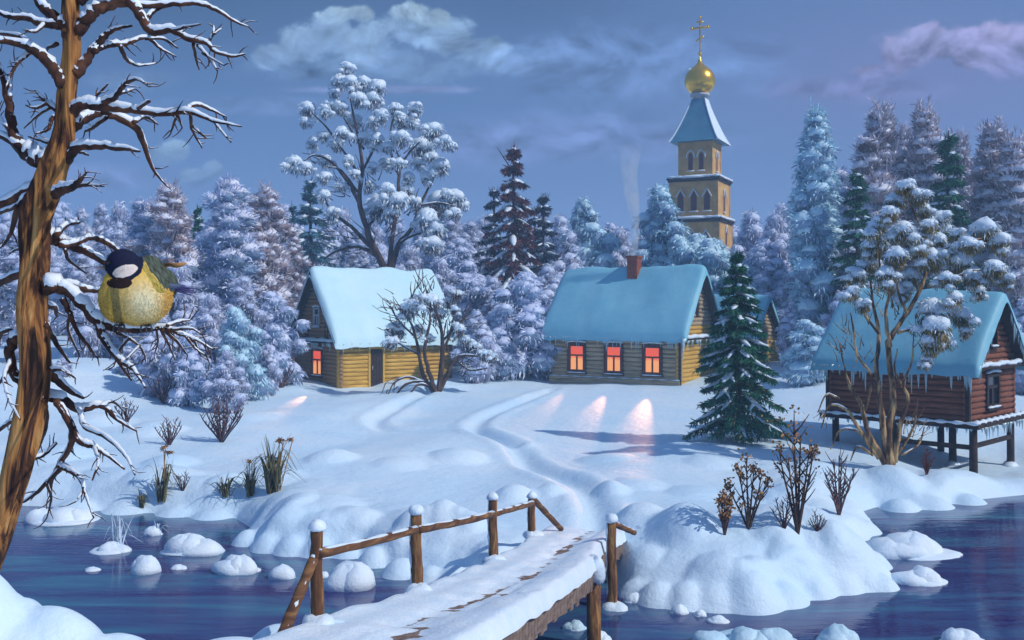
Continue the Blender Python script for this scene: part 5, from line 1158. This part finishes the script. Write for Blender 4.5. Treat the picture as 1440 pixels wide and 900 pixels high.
# ------------------------------------------------------------------ small plants
def gpt(px,py,guess):
    """where the line of sight through (px,py) meets the ground near distance guess"""
    best=None
    for d in np.linspace(guess*.8,guess*1.35,140):
        x=(px-720)*d/FPX; z=CZ-(py-HZ)*d/FPX; e=abs(hz(x,d)-z)
        if best is None or e<best[0]: best=(e,x,d)
    return best[2]
def shrub(name,label,px,py,guess,H,spread,ns,m,seed,snow=True,cat='shrub',leaf=None,lean=0.,group=None):
    d=gpt(px,py,guess); k=d/FPX; rs=np.random.RandomState(seed); g=on_ground(px,d); g=g-[0,0,.04]
    root=thing(name,g,label,cat,group); tr=MB(); sn=MB(); lf=MB()
    for i in range(ns):
        a=(i/(ns-1)-.5)*2 if ns>1 else 0; h=H*1.12*k*rs.uniform(.7,1)*(1-.3*abs(a)); x=a*spread*.8*k
        yy=rs.uniform(-.5,.5)*spread*k*.7
        pts=catmull([(0,0,0),(x*.35+lean*h*.2,yy*.4,h*.35),(x*.75+lean*h*.6,yy*.8,h*.7),(x+lean*h,yy,h)],3); r=np.linspace(1.5,.45,len(pts))*k*(H/60)**.5
        tube(tr,pts,r,5,rough=.1,seed=i)
        if snow: snow_line(sn,pts+[-.4*k,0,0],r,seg=5,k=.7,seed=i,steep=.985)
        for q in range(3,len(pts)-1):
            for _ in range(2):
                if rs.rand()<.75:
                    az=rs.uniform(0,6.28); L=h*.26*rs.uniform(.5,1.1); e=pts[q]+np.array([math.cos(az)*L*.6,math.sin(az)*L*.6,L*.8]); mid=(pts[q]+e)/2+[0,0,-.05*L]
                    tube(tr,[pts[q],mid,e],np.array([.7,.55,.3])*k*(H/60)**.5,4)
                    if leaf:
                        c=e+rs.normal(size=(9,3))*L*.13; off=rs.normal(size=(9,3)); off/=np.linalg.norm(off,axis=1)[:,None]; 
                        if rs.rand()<.35: blades(lf,c,c+off*4.0*k,3.4*k,rs=rs)
        if leaf:
            c=pts[-1]+rs.normal(size=(16,3))*h*.045; off=rs.normal(size=(16,3)); off/=np.linalg.norm(off,axis=1)[:,None]; blades(lf,c,c+off*4.6*k,4.0*k,rs=rs)
    tr.build('stems',m,root)
    if snow and sn.n: sn.build('snow',SNOWC,root)
    if leaf: lf.build('seed_heads',leaf,root,False)
shrub('bare_shrub','leafless brown shrub with fanned stems on the slope below the yellow cabin',312,622,32,64,42,15,TWIG,1)
shrub('bare_shrub','small tangled brown shrub on the slope above the tall reed',238,626,32,42,22,9,TWIG,2)
shrub('bare_shrub','bare twigs sprouting from snow beside the near tree branches',178,592,36,34,24,8,TWIG,3)
shrub('bare_shrub','dark bare twigs at the edge of the violet bushes',230,568,40,44,30,9,TWIG,4)
shrub('bare_shrub','thin twigs in front of the violet bushes near the cabin gable',395,545,46,34,30,9,TWIG,5)
shrub('seed_plant','short dry plant with brown seed heads, nearest the bridge',1019,751,18,66,12,7,TWIG,6,False,'plant',LEAFO)
shrub('seed_plant','forked dry plant with tan leaf clusters between two others on the bank',1053,741,18.3,112,34,6,BARK,7,True,'plant',LEAFO)
shrub('seed_plant','tallest dry plant with tan leaf clusters on the snowy bank',1122,748,18,158,30,6,BARK,8,True,'plant',LEAFO)
shrub('bare_shrub','small bare stems beside the tallest dry plant',1103,742,18.4,54,22,6,TWIG,9,False)
shrub('bare_shrub','pale frosted bare stems on the bank before the hut tree',1180,725,20,88,28,9,TWIG,10,True)
shrub('bare_shrub','little reddish twig tuft under the stilt hut',1303,668,27,40,10,6,BARKR,11,False)
shrub('bare_shrub','low brown grass tuft at the bank edge',1150,748,18.6,30,16,9,TWIG,12,False)
shrub('bare_shrub','twisted frosted stems behind the shed',1098,470,50,60,26,7,BARK,14,True)
shrub('bare_shrub','small twig tuft between the tall reed and the reed clump',257,690,25,30,14,6,TWIG,15,False)
def reeds(label,px,py,guess,H,spread,n,m,seed,w=2.6,heads=0,cat='reeds',onwater=False):
    d=gpt(px,py,guess) if not onwater else CZ*FPX/(py-HZ); k=d/FPX; rs=np.random.RandomState(seed); g=on_ground(px,d) if not onwater else np.array([(px-720)*k,d,.0]); g[2]-=.03
    root=thing('reed_clump',g,label,cat); mb=MB()
    for i in range(n):
        a=rs.uniform(-1,1); h=H*k*rs.uniform(.4,1); x=a*spread*k*rs.uniform(.5,1); y=rs.uniform(-.6,.6)*spread*k; bend=rs.rand()<.6
        b0=np.array([rs.uniform(-.25,.25)*spread*k,rs.uniform(-.2,.2)*spread*k,0])
        if bend: pts=[b0,b0+[x*.4,y*.4,h*.6],b0+[x*.9,y*.8,h*.72],b0+[x*1.9,y*1.5,h*.38]]
        else: pts=[b0,b0+[x*.25,y*.3,h*.4],b0+[x*.6,y*.6,h*.75],b0+[x,y,h]]
        p=catmull(pts,3); wd=w*k*rs.uniform(.6,1.2)*np.interp(np.linspace(0,1,len(p)),[0,.3,1],[.7,1,.12])
        s=np.array([math.cos(i),math.sin(i),0.2]); v=np.stack([p-s*wd[:,None]/2,p+s*wd[:,None]/2],1).reshape(-1,3); kk=np.arange(len(p)-1)[:,None]*2; mb.add(v,(kk+np.array([0,1,3,2])).reshape(-1,4))
    mb.build('blades',m,root,False)
    if heads:
        m2=MB()
        for i in range(heads):
            x=rs.uniform(-1,1)*spread*k*.8; h=H*k*rs.uniform(.85,1.1); p=np.array([x,0,h]); e=p+np.array([rs.uniform(-1,1)*10*k,0,-2*k]); q=catmull([(x*.3,0,0),(x*.8,0,h*.7),p],3); tube(m2,q,.7*k,4)
            c=p+(e-p)*rs.rand(40,1); off=rs.normal(size=(40,3))*.6+[0,0,-.4]; blades(m2,c,c+off*5*k,1.6*k,rs=rs)
        m2.build('seed_heads',LEAFO,root,False)
reeds('tall golden reed with drooping leaves at the left waterside',228,703,25,76,20,34,REED,1,heads=2)
reeds('short dark reed clump with a bent golden leaf by the water',318,700,25,40,30,34,REED,2)
reeds('dense tall reed clump with golden plume near the water',385,692,25.5,84,34,80,REED,3,heads=3)
reeds('dark reed stalks between the short clump and the dense one',352,696,25.2,60,18,40,REED,4,heads=1)
reeds('white frosted reeds growing from a floe in the river',165,772,20,70,26,26,REEDF,5,w=2.0,onwater=True)
reeds('tiny frosted reed tuft on the river beside the white reeds',222,752,21,30,14,12,REEDF,6,w=1.6,onwater=True)
reeds('brown grass stalks at the water edge near the tall reed',200,712,24.6,34,12,18,REED,7)

# ------------------------------------------------------------------ floes and snow lumps in the river
FL=[(268,776,82,24,'long low snow floe with two humps beyond the wide one'),(332,803,66,22,'wide snow floe nearest the brace of the bridge rail, left of the small round lump'),(397,812,28,18,'small round snow lump just left of the first bridge post'),(205,804,38,22,'rounded snow lump between the frosted reeds and the wide floe'),
 (155,775,62,13,'flat floe carrying the white frosted reeds'),(90,733,100,20,'broad snow lump close to the left shore under hanging twigs'),(497,825,56,34,'round snow covered rock between the first two bridge posts'),(215,752,26,12,'tiny floe with a frosted tuft'),
 (1287,778,120,28,'long floe with a high hump in front of the stilts'),(1298,818,72,20,'medium floe beyond the snowy point'),(1048,904,150,22,'large teal floe at the lower picture border'),(1178,901,62,22,'small teal floe right of the large teal one'),(1355,903,66,18,'flat floe at the lower picture corner'),
 (955,862,26,12,'little ice lump in front of the snowy bank near the right bridge post'),(985,866,18,8,'tiniest ice lump next to the little one'),(810,884,32,12,'small teal floe beside the bridge planks'),(842,902,40,14,'floe below the right bridge post at the border'),(1010,874,34,8,'thin ice sheet before the snowy bank'),
 (455,812,16,8,'tiny ice lump beside the first bridge post'),(130,802,24,5,'thin floe crumb on open water'),(250,800,20,6,'thin floe crumb beside the rounded lump'),(1205,700+30,34,8,'thin ice by the cove before the stilts'),(892,846,30,12,'small snow lump touching the bank by the right bridge post')]
for i,(px,py,w,h,lb) in enumerate(FL):
    d=CZ*FPX/(py-HZ); k=d/FPX; rs=np.random.RandomState(i+50); mb=MB(); cx=(px-720)*k
    g=np.array([cx,d,0.]); nl=max(1,int(w/26)); 
    lump(mb,(0,0,.0),w*k*.5,.05/(w*k*.5)*1.0+.04,i,22,6,1.,.14,sy=.7)
    for q in range(nl+1):
        x=(rs.uniform(-.34,.34) if nl>0 else 0)*w*k; r=min(w*.36,h*1.15)*k*rs.uniform(.75,1.1)
        hh=h*k*rs.uniform(.65,1.0) if q else h*k; lump(mb,(x*(q>0),rs.uniform(-.1,.1)*w*k*.4,0),max(r,hh*.8),hh/max(r,hh*.8),i*5+q,18,9,.1,.14,sx=1.25,sy=1.0)
    teal='teal' in lb
    o=mb.build('ice_floe',CAPC if teal else SNOWC); o.location=tuple(g); tag(o,lb,'ice floe')

# ------------------------------------------------------------------ haze
def haze():
    m=bpy.data.materials.new('haze'); m.use_nodes=True; nt=m.node_tree; nt.nodes.clear(); out=nt.nodes.new('ShaderNodeOutputMaterial'); v=nt.nodes.new('ShaderNodeVolumePrincipled')
    v.inputs['Color'].default_value=(.50,.74,1.,1); v.inputs['Density'].default_value=HZD; v.inputs['Anisotropy'].default_value=.2
    nt.links.new(v.outputs[0],out.inputs['Volume'])
    mb=MB(); box(mb,(-800,-100,-2.5),(800,900,38)); o=mb.build('haze',m,smooth=False); tag(o,'pale blue winter haze','haze',kind='stuff')
HZD=.0021
if HZD: haze()

# ------------------------------------------------------------------ light and sky
SUNDIR=Vector((.88,-.42,.0)).normalized(); EL=R(41); sv=Vector((SUNDIR.x*math.cos(EL),SUNDIR.y*math.cos(EL),math.sin(EL)))
sl=bpy.data.lights.new('sun','SUN'); sl.energy=3.05; sl.angle=R(.6); sl.color=(1.,.96,.90)
so=bpy.data.objects.new('sun',sl); COL.objects.link(so); so.rotation_euler=sv.to_track_quat('Z','Y').to_euler()
w=bpy.data.worlds.new('World'); scn.world=w; w.use_nodes=True; nt=w.node_tree; nt.nodes.clear()
out=N(nt,'ShaderNodeOutputWorld'); bg=N(nt,'ShaderNodeBackground'); bg.inputs[1].default_value=.1; nt.links.new(bg.outputs[0],out.inputs[0])
sky=N(nt,'ShaderNodeTexSky'); sky.sky_type='NISHITA'; sky.sun_disc=False; sky.sun_elevation=EL; sky.sun_rotation=math.atan2(sv.x,sv.y); sky.ozone_density=4; sky.air_density=1.0; sky.dust_density=.3
def lk(a,b): nt.links.new(a,b)
def math_(op,a,b=None,c=None,clamp=False):
    n=N(nt,'ShaderNodeMath',operation=op,use_clamp=clamp)
    for k_,x in enumerate((a,b,c)):
        if x is None: continue
        if isinstance(x,(int,float)): n.inputs[k_].default_value=x
        else: lk(x,n.inputs[k_])
    return n.outputs[0]
def mixc(f,a,b,bt='MIX'):
    n=N(nt,'ShaderNodeMix',data_type='RGBA',blend_type=bt)
    for sock,x in ((n.inputs[0],f),(n.inputs[6],a),(n.inputs[7],b)):
        if isinstance(x,(int,float)): sock.default_value=x
        elif isinstance(x,tuple): sock.default_value=(*x,1)
        else: lk(x,sock)
    return n.outputs[2]
tc=N(nt,'ShaderNodeTexCoord'); sp=N(nt,'ShaderNodeSeparateXYZ'); lk(tc.outputs['Generated'],sp.inputs[0])
yy=math_('MAXIMUM',sp.outputs[1],.08); U_=math_('DIVIDE',sp.outputs[0],yy); V_=math_('DIVIDE',sp.outputs[2],yy)
cmb=N(nt,'ShaderNodeCombineXYZ'); lk(U_,cmb.inputs[0]); lk(V_,cmb.inputs[1])
def fbm(scale,detail,sx=1,sy=1,off=0,rough=.55,dist=0.):
    mp=N(nt,'ShaderNodeMapping'); mp.inputs['Scale'].default_value=(sx,sy,1); mp.inputs['Location'].default_value=(off,off*.7,off*.3); lk(cmb.outputs[0],mp.inputs[0])
    nz=N(nt,'ShaderNodeTexNoise'); nz.inputs['Scale'].default_value=scale; nz.inputs['Detail'].default_value=detail; nz.inputs['Roughness'].default_value=rough; nz.inputs['Distortion'].default_value=dist; lk(mp.outputs[0],nz.inputs['Vector']); return nz.outputs[0]
def blob(px,py,rx,ry,warp=None):
    u0,v0=(px-720)/FPX,(HZ-py)/FPX
    a=math_('DIVIDE',math_('SUBTRACT',U_,u0),rx/FPX); b=math_('DIVIDE',math_('SUBTRACT',V_,v0),ry/FPX)
    q=math_('ADD',math_('MULTIPLY',a,a),math_('MULTIPLY',b,b)); return math_('EXPONENT',math_('MULTIPLY',q,-1))
base=mixc(.80,mixc(1.,sky.outputs[0],(.55,.62,1.0),'MULTIPLY'),(1.02,2.02,4.1))
big=fbm(3.2,4,1,2.2,3.1,dist=.3)
base=mixc(math_('MULTIPLY',math_('SUBTRACT',big,.35,clamp=True),1.1,clamp=True),base,(1.35,2.35,4.7))
# darker overhead towards the left, violet towards the right
base=mixc(math_('MULTIPLY',blob(160,-30,520,120),.75),base,(.42,.95,1.9))
base=mixc(math_('MULTIPLY',blob(760,-20,160,70),.5),base,(.5,1.0,2.2))
base=mixc(math_('MULTIPLY',blob(1330,110,330,110),.45),base,(2.3,2.1,4.6))
base=mixc(math_('MULTIPLY',blob(700,340,900,90),.35),base,(1.9,2.3,5.0))
def fb(scale,detail,sy,du,dv,rough,dist):
    mp=N(nt,'ShaderNodeMapping'); mp.inputs['Scale'].default_value=(1,sy,1); mp.inputs['Location'].default_value=(du,dv,0); lk(cmb.outputs[0],mp.inputs[0])
    nz=N(nt,'ShaderNodeTexNoise'); nz.inputs['Scale'].default_value=scale; nz.inputs['Detail'].default_value=detail; nz.inputs['Roughness'].default_value=rough; nz.inputs['Distortion'].default_value=dist; lk(mp.outputs[0],nz.inputs['Vector']); return nz.outputs[0]
bil=fb(13,7,1.5,1.7,1.1,.58,.5); bil2=fb(13,7,1.5,1.7,1.1+.018,.58,.5); soft=fb(8,5,3.0,5.5,2.,.6,.3)
relief=math_('MULTIPLY_ADD',math_('SUBTRACT',bil,bil2),3.2,1.0)
def cloud(base,px,py,rx,ry,col,strength,k=2.2,n=None,lo=.30,hi=.95):
    n=n or bil; m=math_('ADD',blob(px,py,rx,ry),math_('MULTIPLY',math_('SUBTRACT',n,.52),k))
    m=math_('MULTIPLY',m,math_('MINIMUM',math_('MULTIPLY',blob(px,py,rx*1.5,ry*1.6),3.0),1.0))
    mr=N(nt,'ShaderNodeMapRange',interpolation_type='SMOOTHSTEP'); lk(m,mr.inputs[0]); mr.inputs[1].default_value=lo; mr.inputs[2].default_value=hi; mr.inputs[4].default_value=strength
    c=N(nt,'ShaderNodeVectorMath',operation='SCALE'); c.inputs[0].default_value=col; lk(relief,c.inputs[3])
    return mixc(mr.outputs[0],base,c.outputs[0])
base=cloud(base,570,90,240,34,(1.7,2.9,5.0),.7,n=soft)
hi_=fb(24,6,1.1,4.,3.,.6,.6)
def cluster(base,pts,col,dark,strength,v0,v1,k=1.1,lo=.42,hi=.72):
    m=None
    for (px,py,r,ry) in pts:
        q=blob(px,py,r,ry); m=q if m is None else math_('MAXIMUM',m,q)
    m=math_('ADD',m,math_('ADD',math_('MULTIPLY',math_('SUBTRACT',hi_,.5),k),math_('MULTIPLY',math_('SUBTRACT',bil,.5),k*.8)))
    mr=N(nt,'ShaderNodeMapRange',interpolation_type='SMOOTHSTEP'); lk(m,mr.inputs[0]); mr.inputs[1].default_value=lo; mr.inputs[2].default_value=hi; mr.inputs[4].default_value=strength
    hh=N(nt,'ShaderNodeMapRange'); lk(math_('ADD',V_,math_('MULTIPLY',math_('SUBTRACT',hi_,.5),.10)),hh.inputs[0]); hh.inputs[1].default_value=(HZ-v1)/FPX; hh.inputs[2].default_value=(HZ-v0)/FPX
    fade=N(nt,'ShaderNodeMapRange',interpolation_type='SMOOTHSTEP'); lk(V_,fade.inputs[0]); fade.inputs[1].default_value=(HZ-v1-10)/FPX; fade.inputs[2].default_value=(HZ-v1+32)/FPX
    c=mixc(hh.outputs[0],dark,col); sc_=N(nt,'ShaderNodeVectorMath',operation='SCALE'); lk(c,sc_.inputs[0]); lk(relief,sc_.inputs[3])
    return mixc(math_('MULTIPLY',mr.outputs[0],fade.outputs[0]),base,sc_.outputs[0])
base=cluster(base,[(385,78,42,22),(425,62,45,30),(470,48,48,34),(520,58,60,40),(575,38,60,40),(630,52,55,36),(680,70,55,28),(725,90,45,16)],(3.0,4.7,6.9),(1.5,2.6,5.0),.95,8,118)
base=cluster(base,[(475,22,34,16),(505,20,28,16)],(3.8,5.5,7.2),(2.6,4.1,6.2),.9,6,50,.8)
base=cluster(base,[(575,16,40,16),(610,26,34,16)],(3.8,5.5,7.2),(2.6,4.1,6.2),.9,4,60,.8)
base=cloud(base,540,126,190,8,(2.4,2.9,5.4),.6,.8,soft)
base=cluster(base,[(222,220,24,16),(248,212,26,18)],(2.7,4.2,5.8),(1.7,2.7,4.8),.8,195,240)
base=cluster(base,[(275,250,26,18),(298,240,20,16)],(2.2,3.6,5.4),(1.6,2.6,4.8),.8,225,272)
base=cloud(base,190,112,80,20,(1.9,3.0,5.2),.5,.9,soft)
base=cluster(base,[(1270,78,46,26),(1315,62,48,34),(1365,62,55,42),(1420,70,60,48),(1460,90,60,40),(1240,100,50,14)],(3.6,3.4,5.9),(1.9,2.1,4.5),.9,20,125)
base=cloud(base,1200,126,150,24,(2.1,2.3,4.8),.7,.9,soft)
base=cloud(base,1290,60,50,24,(2.7,3.0,5.4),.6)
base=cloud(base,780,200,320,50,(1.75,2.5,5.2),.75,1.0,soft)
base=cloud(base,130,250,150,24,(1.7,2.4,4.9),.6,.9,soft)
base=cloud(base,900,90,240,80,(1.45,2.5,5.1),.75,1.2,soft)
base=cloud(base,360,150,220,20,(1.6,2.5,4.9),.5,.9,soft)
lk(base,bg.inputs[0])

# ------------------------------------------------------------------ camera
cd=bpy.data.cameras.new('camera'); co_=bpy.data.objects.new('camera',cd); COL.objects.link(co_)
cd.sensor_width=36; cd.lens=35.0; cd.shift_y=-20/1440; cd.clip_start=.05; cd.clip_end=6000
co_.location=(0,0,CZ); co_.rotation_euler=(math.pi/2,0,0); scn.camera=co_
scn.view_settings.view_transform='Standard'; scn.view_settings.look='None'; scn.view_settings.exposure=0; scn.view_settings.gamma=1
scn.cycles.use_denoising=True; scn.cycles.max_bounces=6; scn.cycles.volume_bounces=1; scn.cycles.transparent_max_bounces=8; scn.cycles.diffuse_bounces=3; scn.cycles.sample_clamp_indirect=6
scn.cycles.volume_step_rate=2
